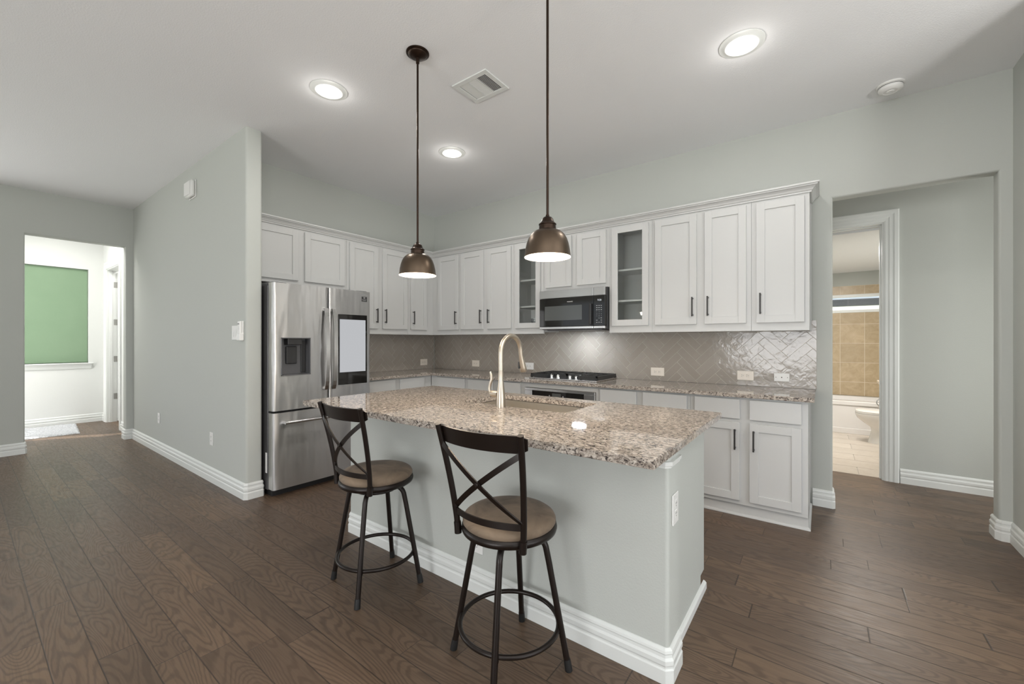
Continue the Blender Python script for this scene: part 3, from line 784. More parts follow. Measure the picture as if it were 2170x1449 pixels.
IX0, IX1, IY0, IY1 = 1.735, 3.981, -2.731, -1.615
KX0, KX1, KY0, KY1 = 2.585, 3.315, -2.130, -1.730
bm = BM()
o4 = [(IX0, IY0), (IX1, IY0), (IX1, IY1), (IX0, IY1)]; i4 = [(KX0, KY0), (KX1, KY0), (KX1, KY1), (KX0, KY1)]
vt = {}
for nm, P, z in (('ot', o4, CT), ('it', i4, CT), ('ob', o4, CT - 0.032), ('ib', i4, CT - 0.032)): vt[nm] = [bm.verts.new((*p, z)) for p in P]
fs = []
for k in range(4):
    j = (k + 1) % 4
    fs += [bm.faces.new((vt['ot'][k], vt['ot'][j], vt['it'][j], vt['it'][k])), bm.faces.new((vt['ob'][k], vt['ob'][j], vt['ib'][j], vt['ib'][k])),
           bm.faces.new((vt['ot'][k], vt['ot'][j], vt['ob'][j], vt['ob'][k])), bm.faces.new((vt['it'][k], vt['it'][j], vt['ib'][j], vt['ib'][k]))]
bmesh.ops.recalc_face_normals(bm, faces=fs)
es = [e for e in bm.edges if not (({e.verts[0], e.verts[1]} & set(vt['ot'] + vt['ob'])) and ({e.verts[0], e.verts[1]} & set(vt['it'] + vt['ib'])))]
bmesh.ops.bevel(bm, geom=es, offset=0.003, segments=2, affect='EDGES')
tag(obj('island_worktop', bm, granite_m), 'speckled granite slab on the kitchen island with a sink cutout', 'countertop')

# island
PWY0, PWY1 = -2.452, -2.32; JX0, JX1 = 1.822, 3.945
isl = thing('kitchen_island', 'grey-white painted kitchen island under the granite slab', 'kitchen island', (2.88, -2.1, 0))
bm = BM(); box(bm, (JX0, PWY0, 0), (JX1, PWY1, CB - 0.0015))
bevel_front(bm, lambda c, d: abs(d.z) > 0.5 and abs(c.y - PWY0) < 1e-4, 0.016)
obj('knee_wall', bm, wall_m, isl, True)
bm = BM(); sweep(bm, [(JX0, PWY1), (JX0, PWY0 + c_), (JX0 + c_, PWY0), (JX1 - c_, PWY0), (JX1, PWY0 + c_), (JX1, PWY1)], BASE, -1); obj('baseboard', bm, trim_m, isl)
bm = BM(); box(bm, (JX0 + 0.035, PWY1, 0.09), (3.91, -1.70, 0.69)); box(bm, (JX0 + 0.035, PWY1, 0), (3.91, -1.775, 0.09))
for q in ((JX0 + 0.035, -2.32, 2.55, -1.70), (3.345, -2.32, 3.91, -1.70), (2.55, -2.32, 3.345, -2.15), (2.55, -1.715, 3.345, -1.70)): box(bm, (q[0], q[1], 0.69), (q[2], q[3], CB - 0.0015))
obj('cabinet_body', bm, wall_m, isl)
bm = BM(); sweep(bm, [(3.91, PWY1 + 0.002), (3.91, -1.71)], [(0, 0), (0.016, 0), (0.015, 0.03), (0.008, 0.037), (0, 0.04)], -1)
obj('shoe_moulding', bm, trim_m, isl)
bm = BM(); sweep(bm, [(JX1 - 0.035, PWY0), (JX1 - c_, PWY0), (JX1, PWY0 + c_), (JX1, PWY1 + 0.003)], [(0, 0.812), (0.005, 0.812), (0.006, 0.820), (0.011, 0.823), (0.013, 0.838), (0, 0.838)], -1); obj('end_trim', bm, trim_m, isl)
FI = lambda u, n, z: (u, -1.70 + n, z)
for a, b, s in ((1.88, 2.52, None), (2.56, 2.95, 1), (2.955, 3.345, -1), (3.375, 3.89, 1)):
    shaker(isl, FI, a, b, 0.124, 0.85, 0.0, s, (0.66, 0.81) if s else None)

# sink
sk = thing('kitchen_sink', 'undermount stainless sink set into the island slab', 'sink', ((KX0 + KX1) / 2, (KY0 + KY1) / 2, 0.69))
bm = BM(); cx_, cy_ = (KX0 + KX1) / 2, (KY0 + KY1) / 2; rx_, ry_ = (KX1 - KX0) / 2 - 0.004, (KY1 - KY0) / 2 - 0.004; zt = CT - 0.0335
loft(bm, [(cx_, cy_, zt, rx_ + 0.022, ry_ + 0.012), (cx_, cy_, zt, rx_, ry_), (cx_, cy_, 0.73, rx_ - 0.006, ry_ - 0.006), (cx_, cy_, 0.705, rx_ - 0.03, ry_ - 0.03), (cx_, cy_, 0.70, 0.05, 0.05)], 64, False, 12)
bmesh.ops.reverse_faces(bm, faces=bm.faces)
obj('basin', bm, sink_m, sk, True)
bm = BM(); lathe(bm, [(0.056, 0.7005), (0.056, 0.704), (0.045, 0.7045), (0.04, 0.695), (0.002, 0.694)], (cx_, cy_, 0), 24); obj('drain', bm, chrome_m, sk, True)

# faucet
fx, fy, fz = 2.918, -2.174, CT
fc = thing('kitchen_faucet', 'brushed nickel pull-down gooseneck faucet standing before the island sink', 'faucet', (fx, fy, fz))
bm = BM(); lathe(bm, [(0.0275, 0), (0.0275, 0.012), (0.0265, 0.03), (0.0255, 0.055), (0.0235, 0.08), (0.0205, 0.105), (0.0175, 0.13), (0.0152, 0.16), (0.0145, 0.204), (0.0138, 0.206), (0.0138, 0.209)], (fx, fy, fz), 32)
obj('body', bm, nickel_m, fc, True)
bm = BM(); AR = 0.098; zc = 0.315
path = [(fx, fy, fz + 0.21), (fx, fy, fz + 0.26)] + [(fx, fy + AR - AR * cos(t), fz + zc + AR * sin(t)) for t in [R(a) for a in range(0, 181, 10)]]
path += [(fx, fy + 2 * AR + 0.006, fz + 0.285)]
tube(bm, path, 0.0143, 20); obj('spout', bm, nickel_m, fc, True)
hd = Vector((0, 0.30, -1)).normalized(); h0 = Vector((fx, fy + 2 * AR + 0.006, fz + 0.286))
bm = BM(); L = 0.098
tube(bm, [h0 + hd * (L * k) for k in (0, 0.04, 0.35, 0.7, 0.95, 1.0)], [0.0148, 0.0152, 0.0175, 0.0205, 0.0222, 0.020], 24); sh = obj('spray_head', bm, nickel_m, fc, True)
bm = BM(); side = Vector((-0.75, -0.66, -0.1)).normalized()
p0 = h0 + hd * (L * 0.50) + side * 0.0205
box(bm, p0 - Vector((0.006, 0.006, 0.026)), p0 + Vector((0.006, 0.006, 0.018)), 0.004, 2); obj('spray_button', bm, blackplastic_m, sh)
bm = BM(); lathe(bm, [(0.014, fx - 0.075), (0.0185, fx - 0.068), (0.0195, fx - 0.055), (0.0195, fx - 0.02)], (0, fy, fz + 0.072), 24, 'x'); obj('valve_hub', bm, nickel_m, fc, True)
bm = BM(); tube(bm, [(fx - 0.066, fy, fz + 0.07), (fx - 0.080, fy, fz + 0.075), (fx - 0.088, fy, fz + 0.10), (fx - 0.082, fy + 0.002, fz + 0.13), (fx - 0.072, fy + 0.004, fz + 0.155), (fx - 0.074, fy + 0.004, fz + 0.18), (fx - 0.083, fy + 0.004, fz + 0.20)], [0.010, 0.0095, 0.008, 0.0085, 0.0095, 0.0085, 0.006], 14)
obj('lever', bm, nickel_m, fc, True)

# ================================================================= appliances
# refrigerator: faces +x
fr = thing('refrigerator', 'stainless French-door refrigerator with a dispenser and a door touchscreen', 'refrigerator', (0.42, -2.045, 0))
FYa, FYb, FXD = -2.505, -1.588, 0.80; MID = -2.031
bm = BM(); box(bm, (0.03, FYa, 0.05), (0.70, FYb, 1.765), 0.004); obj('case', bm, simple('fridge_case_grey', (0.10, 0.098, 0.10), 0.4, 0.5), fr)
bm = BM(); box(bm, (0.05, FYa + 0.02, 0.0), (0.735, FYb - 0.02, 0.052)); kg = obj('kick_grille', bm, blackplastic_m, fr)
for y in (FYa + 0.07, FYb - 0.07):
    bm = BM(); box(bm, (0.50, y - 0.06, 1.764), (0.76, y + 0.06, 1.792), 0.006); obj('hinge_cover', bm, greyplastic_m, fr)
bm = BM(); box(bm, (0.66, FYa - 0.003, 0.19), (0.69, FYa + 0.001, 0.36), 0.002); obj('energy_label', bm, plastic_m, fr, label='white paper label on the side')

def fridge_door(y0, y1, z0, z1, hole=None, bulge=0.012):
    """gently bowed front panel with rounded edges"""
    bm = BM(); N = 18
    ys = sorted(set([y0 + (y1 - y0) * k / N for k in range(N + 1)] + ([hole[0], hole[1]] if hole else [])))
    zs = [z0, z1] if not hole else [z0, hole[2], hole[3], z1]
    yc, hw = (FYa + FYb) / 2, (FYb - FYa) / 2
    def fx_(y):
        e = min(abs(y - y0), abs(y1 - y)); rim = 0.014
        r = 0 if e > rim else -(rim - sqrt(max(0, rim ** 2 - (rim - e) ** 2)))
        return FXD + bulge * (1 - ((y - yc) / hw) ** 2) - 0.004 + r
    ys = sorted(set(ys + [y0 + d for d in (0.002, 0.006, 0.014)] + [y1 - d for d in (0.002, 0.006, 0.014)]))
    f = {(i, j): bm.verts.new((fx_(y), y, z)) for i, y in enumerate(ys) for j, z in enumerate(zs)}
    b = {(i, j): bm.verts.new((0.715, y, z)) for i, y in enumerate(ys) for j, z in enumerate(zs)}
    nI, nJ = len(ys), len(zs); fs = []
    for i in range(nI - 1):
        for j in range(nJ - 1):
            inhole = hole and j == 1 and ys[i] >= hole[0] - 1e-6 and ys[i + 1] <= hole[1] + 1e-6
            if not inhole: fs.append(bm.faces.new((f[i, j], f[i + 1, j], f[i + 1, j + 1], f[i, j + 1])))
            fs.append(bm.faces.new((b[i, j], b[i, j + 1], b[i + 1, j + 1], b[i + 1, j])))
        fs.append(bm.faces.new((f[i, 0], b[i, 0], b[i + 1, 0], f[i + 1, 0]))); fs.append(bm.faces.new((f[i, nJ - 1], f[i + 1, nJ - 1], b[i + 1, nJ - 1], b[i, nJ - 1])))
    for j in range(nJ - 1):
        fs.append(bm.faces.new((f[0, j], f[0, j + 1], b[0, j + 1], b[0, j]))); fs.append(bm.faces.new((f[nI - 1, j], b[nI - 1, j], b[nI - 1, j + 1], f[nI - 1, j + 1])))
    bmesh.ops.recalc_face_normals(bm, faces=[q for q in bm.faces])
    return bm, fx_
DH = (-2.443, -2.196, 1.004, 1.325)
bm, fxl = fridge_door(FYa, MID - 0.004, 0.715, 1.782, DH); dl = obj('door', bm, steel_m, fr, True)
bm, fxr = fridge_door(MID + 0.004, FYb, 0.715, 1.782); drr = obj('door', bm, steel_m, fr, True)
bm, fxd = fridge_door(FYa, FYb, 0.062, 0.697, bulge=0.012); dd = obj('drawer', bm, steel_m, fr, True)
# dispenser recess
bm = BM(); y0, y1, z0, z1 = DH
def quad(bm, *p): bm.faces.new([bm.verts.new(q) for q in p])
xb, xf = 0.722, 0.799
box(bm, (0.712, y0, z0), (xb, y1, z1))
for q in ((y0, z0, y0 + 0.006, z1), (y1 - 0.006, z0, y1, z1), (y0, z0, y1, z0 + 0.008), (y0, z1 - 0.008, y1, z1)): box(bm, (xb, q[0], q[1]), (fxl((y0 + y1) / 2) + 0.003, q[2], q[3]), 0.001)
dp = obj('dispenser', bm, greyplastic_m, dl, label='dark grey water and ice dispenser recess')
bm = BM(); box(bm, (xb, -2.385, 1.262), (0.792, -2.262, 1.318), 0.006, 2); box(bm, (xb, -2.375, 1.10), (0.745, -2.285, 1.25), 0.006, 2); box(bm, (xb, -2.245, 1.02), (0.735, -2.205, 1.30), 0.003)
obj('dispenser_paddle', bm, blackplastic_m, dl)
# touchscreen
bm = BM(); xs_ = fxr(-1.79); box(bm, (xs_ - 0.012, -1.940, 0.886), (xs_ + 0.004, -1.632, 1.548), 0.002); sc = obj('touchscreen', bm, bglass_m, drr, label='black glass touchscreen')
bm = BM(); box(bm, (xs_ + 0.0035, -1.923, 1.003), (xs_ + 0.0048, -1.651, 1.500)); obj('screen_image', bm, screen_m, drr, label='lit pale grey screen')
def fridge_handle(y, z0, z1, nm):
    bm = BM(); n = 20; pts = []; x0 = fxl(MID - 0.03) if y < MID else fxr(MID + 0.03)
    for k in range(n + 1):
        u = k / n; z = z0 + (z1 - z0) * u; pts.append((x0 + 0.020 + 0.036 * (4 * u * (1 - u)) ** 0.6, y, z))
    ribbon(bm, pts, (0, 1, 0), 0.034, 0.014)
    for z in (z0 + 0.012, z1 - 0.012): box(bm, (x0 - 0.012, y - 0.015, z - 0.012), (x0 + 0.028, y + 0.015, z + 0.012), 0.003)
    obj('handle', bm, steel2_m, nm, label='tall bowed stainless handle')
fridge_handle(MID - 0.036, 0.862, 1.590, dl); fridge_handle(MID + 0.036, 0.862, 1.590, drr)
bm = BM(); xd = fxd(-2.045)
tube(bm, [(xd + 0.038, -2.43, 0.615), (xd + 0.046, -2.30, 0.615), (xd + 0.050, -2.045, 0.615), (xd + 0.046, -1.79, 0.615), (xd + 0.038, -1.66, 0.615)], 0.0125, 14)
for y in (-2.41, -1.68): box(bm, (xd - 0.014, y - 0.02, 0.603), (xd + 0.040, y + 0.02, 0.627), 0.004)
obj('handle', bm, steel2_m, dd, True, label='long horizontal stainless handle')
xl_ = fxr(-1.66)
text('logo_text', 'SAMSUNG', 0.017, logo_m, drr, face_mat((xl_ + 0.0005, -1.66, 1.751), (0, 1, 0), (0, 0, 1)))
bm = BM(); xl_ = fxr(-1.66); box(bm, (xl_ - 0.006, -1.691, 1.683), (xl_ + 0.0012, -1.629, 1.731)); st = obj('warranty_sticker', bm, blackplastic_m, drr, label='small black sticker')
text('sticker_text', '10', 0.022, plastic_m, drr, face_mat((xl_ + 0.0014, -1.660, 1.719), (0, 1, 0), (0, 0, 1)), 0.0002)
text('sticker_text', 'YEAR WARRANTY', 0.006, plastic_m, drr, face_mat((xl_ + 0.0014, -1.660, 1.703), (0, 1, 0), (0, 0, 1)), 0.0002)
text('sticker_text', 'COMPRESSOR', 0.006, plastic_m, drr, face_mat((xl_ + 0.0014, -1.660, 1.692), (0, 1, 0), (0, 0, 1)), 0.0002)

# microwave: faces -y
mw = thing('microwave_oven', 'stainless and black over-range microwave above the gas cooktop', 'microwave', (2.415, -0.2, 1.405))
MX0, MX1, MYF = 2.049, 2.783, 0.42
bm = BM(); fbox(bm, FB, MX0 + 0.004, MX1 - 0.001, 0.012, 0.375, 1.412, 1.813, 0.003); obj('case', bm, blackplastic_m, mw)
bm = BM(); fbox(bm, FB, MX0, 2.659, 0.376, MYF, 1.731, 1.812, 0.003); fbox(bm, FB, 2.662, MX1 - 0.008, 0.376, MYF, 1.731, 1.812, 0.003); obj('vent_band', bm, steel2_m, mw, label='stainless vent band')
bm = BM(); fbox(bm, FB, MX0, 2.659, 0.376, MYF, 1.4435, 1.729, 0.003); md = obj('door', bm, bglass_m, mw, label='black glass door')
bm = BM(); fbox(bm, FB, 2.115, 2.540, MYF - 0.001, MYF + 0.0012, 1.505, 1.650); obj('window', bm, bglass2_m, md, label='grey mesh window')
bm = BM(); fbox(bm, FB, 2.628, 2.652, MYF, MYF + 0.035, 1.452, 1.655, 0.005); obj('handle', bm, blackplastic_m, md, label='black vertical handle')
bm = BM(); fbox(bm, FB, 2.662, MX1 - 0.008, 0.376, MYF, 1.4435, 1.729, 0.003); cpn = obj('control_panel', bm, bglass_m, mw, label='black keypad panel')
bm = BM(); fbox(bm, FB, MX0, 2.659, 0.376, MYF + 0.003, 1.416, 1.442, 0.004); fbox(bm, FB, 2.662, MX1 - 0.008, 0.376, MYF + 0.003, 1.416, 1.442, 0.004); obj('bottom_strip', bm, steel2_m, mw, label='stainless lower strip')
bm = BM(); fbox(bm, FB, MX0 + 0.06, MX1 - 0.06, 0.06, 0.36, 1.402, 1.413); obj('grease_filter', bm, greyplastic_m, mw)
MM = lambda x, z: face_mat((x, -MYF - 0.0005, z), (1, 0, 0), (0, 0, 1))
text('logo_text', 'FRIGIDAIRE', 0.0125, plastic_m, md, MM(2.407, 1.6875), 0.0003)
text('clock_text', '9:26', 0.024, digit_m, cpn, MM(2.724, 1.686), 0.0003)
for r in range(9):
    for c in range(3):
        if r in (6, 7) and c == (0 if r == 6 else 1): continue
        x = 2.697 + 0.0225 * c; z = 1.633 - 0.0198 * r
        if 3 <= r <= 5: text('key_label', str(1 + (r - 3) * 3 + c), 0.0105, print_m, cpn, MM(x, z), 0.0003)
        elif r == 6 and c == 1: text('key_label', '0', 0.0105, print_m, cpn, MM(x, z), 0.0003)
        else:
            bm = BM(); fbox(bm, FB, x - 0.006, x + 0.006, MYF, MYF + 0.0006, z - 0.002, z + 0.002); obj('key_label', bm, print_m, cpn)
light('range_hood_lamp', 'AREA', (2.415, -0.24, 1.398), 3.2, (0.86, 0.93, 1.0), (0, 0, 0), shape='RECTANGLE', size=0.14, size_y=0.06)

# gas cooktop
ct = thing('gas_cooktop', 'stainless gas cooktop with black iron grates on the granite worktop', 'cooktop', (2.368, -0.285, CT))
bm = BM(); box(bm, (1.992, -0.535, CT + 0.0005), (2.745, -0.055, CT + 0.012), 0.004); obj('base_plate', bm, steel2_m, ct)
def grate(x0, x1, notch_right):
    bm = BM(); z0, z1 = 0.948, 0.966; yb, yf = -0.07, -0.50; w = 0.007
    nx = 0.15                                                   # notch for the knobs
    yn = -0.40
    P = [(x0, yb), (x1, yb), (x1, yn), (x1 - nx, yn), (x1 - nx - 0.03, yf), (x0, yf)] if notch_right else [(x0, yb), (x1, yb), (x1, yf), (x0 + nx + 0.03, yf), (x0 + nx, yn), (x0, yn)]
    P2 = P + [P[0]]
    for a, b in zip(P2, P2[1:]):
        d = Vector((b[0] - a[0], b[1] - a[1], 0)).normalized() * w
        ribbon(bm, [(a[0] - d.x, a[1] - d.y, 0.949), (b[0] + d.x, b[1] + d.y, 0.949)], (0, 0, 1), 0.034, 2 * w)
    xm = (x0 + x1) / 2
    for y in (-0.165, -0.275, -0.385): box(bm, (x0, y - 0.005, z0), (x1, y + 0.005, z1))
    for x in (x0 + (x1 - x0) * 0.25, xm, x0 + (x1 - x0) * 0.75): box(bm, (x - 0.005, yn if (x > xm) == notch_right and x != xm else -0.40, z0), (x + 0.005, yb, z1))
    for p in (P[0], P[1], P[-1], P[2]): box(bm, (p[0] - 0.009, p[1] - 0.009, CT + 0.011), (p[0] + 0.009, p[1] + 0.009, 0.95))
    obj('grate', bm, iron_m, ct, label='black cast iron grate')
grate(2.005, 2.362, True); grate(2.374, 2.733, False)
for x, y, r in ((2.11, -0.17, 0.038), (2.11, -0.40, 0.045), (2.63, -0.17, 0.045), (2.63, -0.40, 0.038)):
    bm = BM(); lathe(bm, [(r + 0.012, CT + 0.012), (r + 0.010, CT + 0.022), (r, CT + 0.024), (r, CT + 0.031), (r - 0.006, CT + 0.033), (0.002, CT + 0.033)], (x, y, 0), 24); obj('burner', bm, iron_m, ct, True)
for x in (2.233, 2.307, 2.440, 2.509):
    bm = BM(); lathe(bm, [(0.021, CT + 0.012), (0.021, CT + 0.016), (0.017, CT + 0.019), (0.0165, CT + 0.040), (0.014, CT + 0.043), (0.002, CT + 0.043)], (x, -0.478, 0), 24)
    box(bm, (x - 0.004, -0.494, CT + 0.040), (x + 0.004, -0.462, CT + 0.049), 0.002); obj('knob', bm, chrome_m, ct, True, label='chrome control knob')

# ================================================================= bar stools
def stool(label, loc, leg_rot, back_rot):
    t = thing('bar_stool', label, 'bar stool', (0, 0, 0), 'bar stools at the island')
    # legs with feet
    for k in range(4):
        a = R(leg_rot + 90 * k); d = Vector((cos(a), sin(a), 0))
        Q = lambda r, z: d * r + Vector((0, 0, z))
        pts = [Q(0.06, 0.514), Q(0.10, 0.514)] + [Q(0.10 + 0.052 * sin(u), 0.462 + 0.052 * cos(u)) for u in [R(x) for x in (15, 30, 45, 60, 72, 82)]] + [Q(0.162, 0.42), Q(0.236, 0.03)]
        bm = BM(); tube(bm, pts, 0.0125, 14); lg = obj('leg', bm, stool_m, t, True, True)
        bm = BM(); tube(bm, [Q(0.2335, 0.045), Q(0.2365, 0.030), Q(0.2415, 0.0)], [0.0137, 0.0145, 0.0150], 14); obj('rubber_foot', bm, rubber_m, lg, True, True)
        bm = BM(); tube(bm, [Q(0.2105, 0.152), Q(0.2115, 0.147)], 0.0136, 14); obj('leg_collar', bm, stool_m, lg, True, True)
    bm = BM(); n = 56; tube(bm, [(0.199 * cos(2 * pi * k / n), 0.199 * sin(2 * pi * k / n), 0.158) for k in range(n)], 0.0095, 12, True); obj('foot_ring', bm, stool_m, t, True, True)
    bm = BM(); lathe(bm, [(0.11, 0.500), (0.11, 0.523), (0.105, 0.534)], (0, 0, 0), 32); obj('swivel_plate', bm, stool_m, t, True, True)
    # seat
    for sgn in (-1, 1):
        bm = BM(); a = math.atan2(-0.142, sgn * 0.15) + R(back_rot); tube(bm, [(0.186 * cos(a), 0.186 * sin(a), 0.552), (0.205 * cos(a), 0.205 * sin(a), 0.556)], 0.006, 10); obj('bracket', bm, stool_m, t, True, True)
    bm = BM(); lathe(bm, [(0.10, 0.534), (0.182, 0.534), (0.191, 0.540), (0.194, 0.550), (0.192, 0.560), (0.186, 0.566), (0.10, 0.566)], (0, 0, 0), 56); sr = obj('seat_ring', bm, stool_m, t, True, True)
    prof = [(0.10, 0.564), (0.183, 0.566), (0.1885, 0.574), (0.1885, 0.584), (0.183, 0.595), (0.17, 0.604), (0.14, 0.6115), (0.09, 0.616), (0.04, 0.6175), (0.002, 0.618)]
    bm = BM(); lathe(bm, prof, (0, 0, 0), 56); obj('seat', bm, seat_m, t, True, True, 'brown suede cushion')
    # backrest in its own frame, behind the sitter = -y, turned by back_rot
    ca, sa = cos(R(back_rot)), sin(R(back_rot)); RT = lambda p: Vector((p[0] * ca - p[1] * sa, p[0] * sa + p[1] * ca, p[2]))
    def hx(z): return 0.150 + 0.037 * max(0, (z - 0.535) / 0.435)
    def yp(z): return -0.142 - 0.075 * max(0, (z - 0.56) / 0.41) ** 1.45
    def surf(s, z, extra=0.0): return RT((s * hx(z), yp(z) - 0.040 * (1 - s * s) + extra, z))
    for sgn in (-1, 1):
        bm = BM(); zs = [0.540 + 0.435 * k / 16 for k in range(17)]
        tube(bm, [RT((sgn * hx(z), yp(z), z)) for z in zs], 0.0118, 14); po = obj('back_post', bm, stool_m, t, True, True)
        bm = BM(); tube(bm, [RT((sgn * hx(z), yp(z), z)) for z in (0.533, 0.555, 0.578)], 0.0142, 14); obj('post_sleeve', bm, stool_m, po, True, True)
    N = 24; sv = [-1 + 2 * k / N for k in range(N + 1)]
    bm = BM(); ribbon(bm, [surf(s * 1.08, 0.938, 0.014) for s in sv], tuple(RT((0, -0.25, 1))), [0.040, 0.058] + [0.066] * (N - 3) + [0.058, 0.040], 0.007)
    obj('top_rail', bm, stool_m, t, True, True)
    bm = BM(); ribbon(bm, [surf(s, 0.628) for s in sv], (0, 0, 1), 0.024, 0.006); obj('lower_rail', bm, stool_m, t, True, True)
    for sgn in (-1, 1):
        zt_, zb_ = 0.905, 0.640
        pts = []; wv = []
        for s in sv:
            z = (zt_ + zb_) / 2 + sgn * s * (zt_ - zb_) / 2
            pts.append(surf(s, z, 0.0035 * sgn))
        for k in range(len(pts)):
            d = (pts[min(k + 1, N)] - pts[max(k - 1, 0)]).normalized(); outn = RT((0.42 * -sv[k], -1, -0.3)).normalized(); wv.append(tuple(d.cross(outn)))
        bm = BM(); ribbon(bm, pts, wv, 0.021, 0.005); obj('cross_strap', bm, stool_m, t, True, True)
    c = surf(0, 0.7725, -0.006)
    bm = BM(); lathe(bm, [(0.008, c.y + 0.012), (0.008, c.y - 0.003), (0.005, c.y - 0.006)], (c.x, 0, c.z), 14, 'y'); obj('rivet', bm, stool_m, t, True, True)
    t.location = loc
    return t
stool('bronze metal bar stool with brown seat beside the refrigerator end of the island', (2.476, -2.700, 0), 33, -1)
stool('bronze metal bar stool with brown seat nearest the right end of the island', (3.389, -2.716, 0), 23, 4)

# ================================================================= ceiling fixtures
def pendant(label, x, y, rim=1.695):
    t = thing('pendant_lamp', label, 'pendant lamp', (x, y, rim), 'pendant lamps over the island')
    bm = BM(); lathe(bm, [(0.069, H - 0.0005), (0.069, H - 0.006), (0.064, H - 0.010), (0.058, H - 0.011), (0.054, H - 0.018), (0.040, H - 0.026), (0.022, H - 0.031), (0.012, H - 0.034), (0.010, H - 0.065), (0.007, H - 0.067)], (x, y, 0), 36); obj('canopy', bm, bronze_m, t, True)
    bm = BM(); tube(bm, [(x, y, rim + 0.19), (x, y, 2.4), (x, y, H - 0.05)], 0.0062, 12); obj('rod', bm, bronze_m, t, True)
    out = [(0.110, 0.0), (0.1085, 0.015), (0.1055, 0.04), (0.100, 0.065), (0.092, 0.088), (0.080, 0.108), (0.064, 0.122), (0.048, 0.129), (0.038, 0.131)]
    inn = [(r - 0.0025, h - 0.002) for r, h in out[1:]]
    bm = BM(); lathe(bm, [(r, h + rim) for r, h in out], (x, y, 0), 48, cap=False); sh = obj('lamp_shade', bm, shade_m, t, True, label='bronze bell-shaped shade')
    bm = BM(); lathe(bm, [(out[0][0], rim)] + [(r, h + rim) for r, h in inn] + [(0.01, rim + 0.1285)], (x, y, 0), 48, cap=False); obj('inner_liner', bm, liner_m, sh, True, label='cream inner face of the shade')
    bm = BM(); lathe(bm, [(0.040, 0.129), (0.0405, 0.140), (0.0395, 0.152), (0.042, 0.154), (0.042, 0.158), (0.036, 0.163), (0.031, 0.170), (0.027, 0.182), (0.020, 0.190), (0.010, 0.194), (0.008, 0.203)], (x, y, rim), 36); obj('socket_cap', bm, bronze_m, t, True)
    bm = BM(); lathe(bm, [(0.012, 0.105), (0.014, 0.09), (0.026, 0.07), (0.030, 0.052), (0.026, 0.034), (0.014, 0.024), (0.002, 0.022)], (x, y, rim), 24); obj('bulb', bm, bulb_m, t, True, label='glowing warm bulb')
    light('pendant_light', 'POINT', (x, y, rim + 0.012), 17, (1.0, 0.83, 0.64), shadow_soft_size=0.07)
pendant('bronze pendant lamp hanging over the refrigerator end of the island', 2.437, -2.382)
pendant('bronze pendant lamp hanging over the middle right of the island', 3.360, -2.375)

def downlight(label, x, y, nm='recessed_lamp'):
    t = thing('recessed_light', label, 'recessed light', (x, y, H), 'recessed ceiling lights')
    bm = BM(); lathe(bm, [(0.122, H - 0.0005), (0.121, H - 0.004), (0.100, H - 0.006), (0.092, H - 0.012), (0.088, H - 0.013), (0.080, H - 0.010), (0.074, H - 0.004), (0.0735, H - 0.002)], (x, y, 0), 48, cap=False); obj('trim_ring', bm, trim_m, t, True)
    bm = BM(); lathe(bm, [(0.0745, H - 0.004), (0.070, H - 0.013), (0.058, H - 0.018), (0.03, H - 0.022), (0.001, H - 0.023)], (x, y, 0), 40); obj('lens', bm, lamp_m, t, True, label='bright white lens')
    light(nm, 'AREA', (x, y, H - 0.026), 8.0, (1.0, 0.965, 0.915), shape='DISK', size=0.14)
    light(nm + '_spill', 'POINT', (x, y, H - 0.085), 0.85, (1.0, 0.965, 0.915), shadow_soft_size=0.05)
downlight('recessed ceiling light nearest the partition, left of the pendants', 1.647, -2.503)
downlight('recessed ceiling light between the two pendant rods, nearest the kitchen corner', 1.653, -1.303)
downlight('recessed ceiling light on the right, near the smoke detector', 4.031, -1.288)
# supply vent
vx0, vx1, vy0, vy1 = 2.375, 2.676, -2.028, -1.772
t = thing('ceiling_vent', 'square white three-way air supply vent in the ceiling between the pendant rods', 'air vent', ((vx0 + vx1) / 2, (vy0 + vy1) / 2, H))
bm = BM(); m_ = 0.036; z0, z1 = H - 0.009, H - 0.0005
for q in ((vx0, vy0, vx1, vy0 + m_), (vx0, vy1 - m_, vx1, vy1), (vx0, vy0 + m_, vx0 + m_, vy1 - m_), (vx1 - m_, vy0 + m_, vx1, vy1 - m_)): box(bm, (q[0], q[1], z0), (q[2], q[3], z1), 0.002)
ix0, ix1, iy0, iy1 = vx0 + m_, vx1 - m_, vy0 + m_, vy1 - m_; w3 = (ix1 - ix0) / 3
for k in (1, 2): box(bm, (ix0 + w3 * k - 0.004, iy0, z0 + 0.001), (ix0 + w3 * k + 0.004, iy1, z1))
obj('frame', bm, trim_m, t)
bm = BM(); box(bm, (ix0, iy0, H - 0.002), (ix1, iy1, H - 0.0006)); obj('duct_throat', bm, ventdark_m, t)
def slat(x0, y0, x1, y1, tiltx, tilty):
    bm = BM(); vs = box(bm, (x0, y0, 0), (x1, y1, 0.0012)); cx, cy = (x0 + x1) / 2, (y0 + y1) / 2
    M_ = Matrix.Translation((cx, cy, H - 0.006)) @ Matrix.Rotation(tiltx, 4, 'X') @ Matrix.Rotation(tilty, 4, 'Y') @ Matrix.Translation((-cx, -cy, 0))
    bmesh.ops.transform(bm, matrix=M_, verts=bm.verts); obj('louver', bm, trim_m, t)
for s, ang in ((0, -1), (2, 1)):
    for k in range(6):
        xc = ix0 + w3 * s + 0.006 + (w3 - 0.012) * (k + 0.5) / 6; slat(xc - 0.005, iy0, xc + 0.005, iy1, 0, R(35 if ang > 0 else -12))
for k in range(14):
    yc = iy0 + (iy1 - iy0) * (k + 0.5) / 14; slat(ix0 + w3 + 0.005, yc - 0.005, ix0 + 2 * w3 - 0.005, yc + 0.005, R(-35), 0)

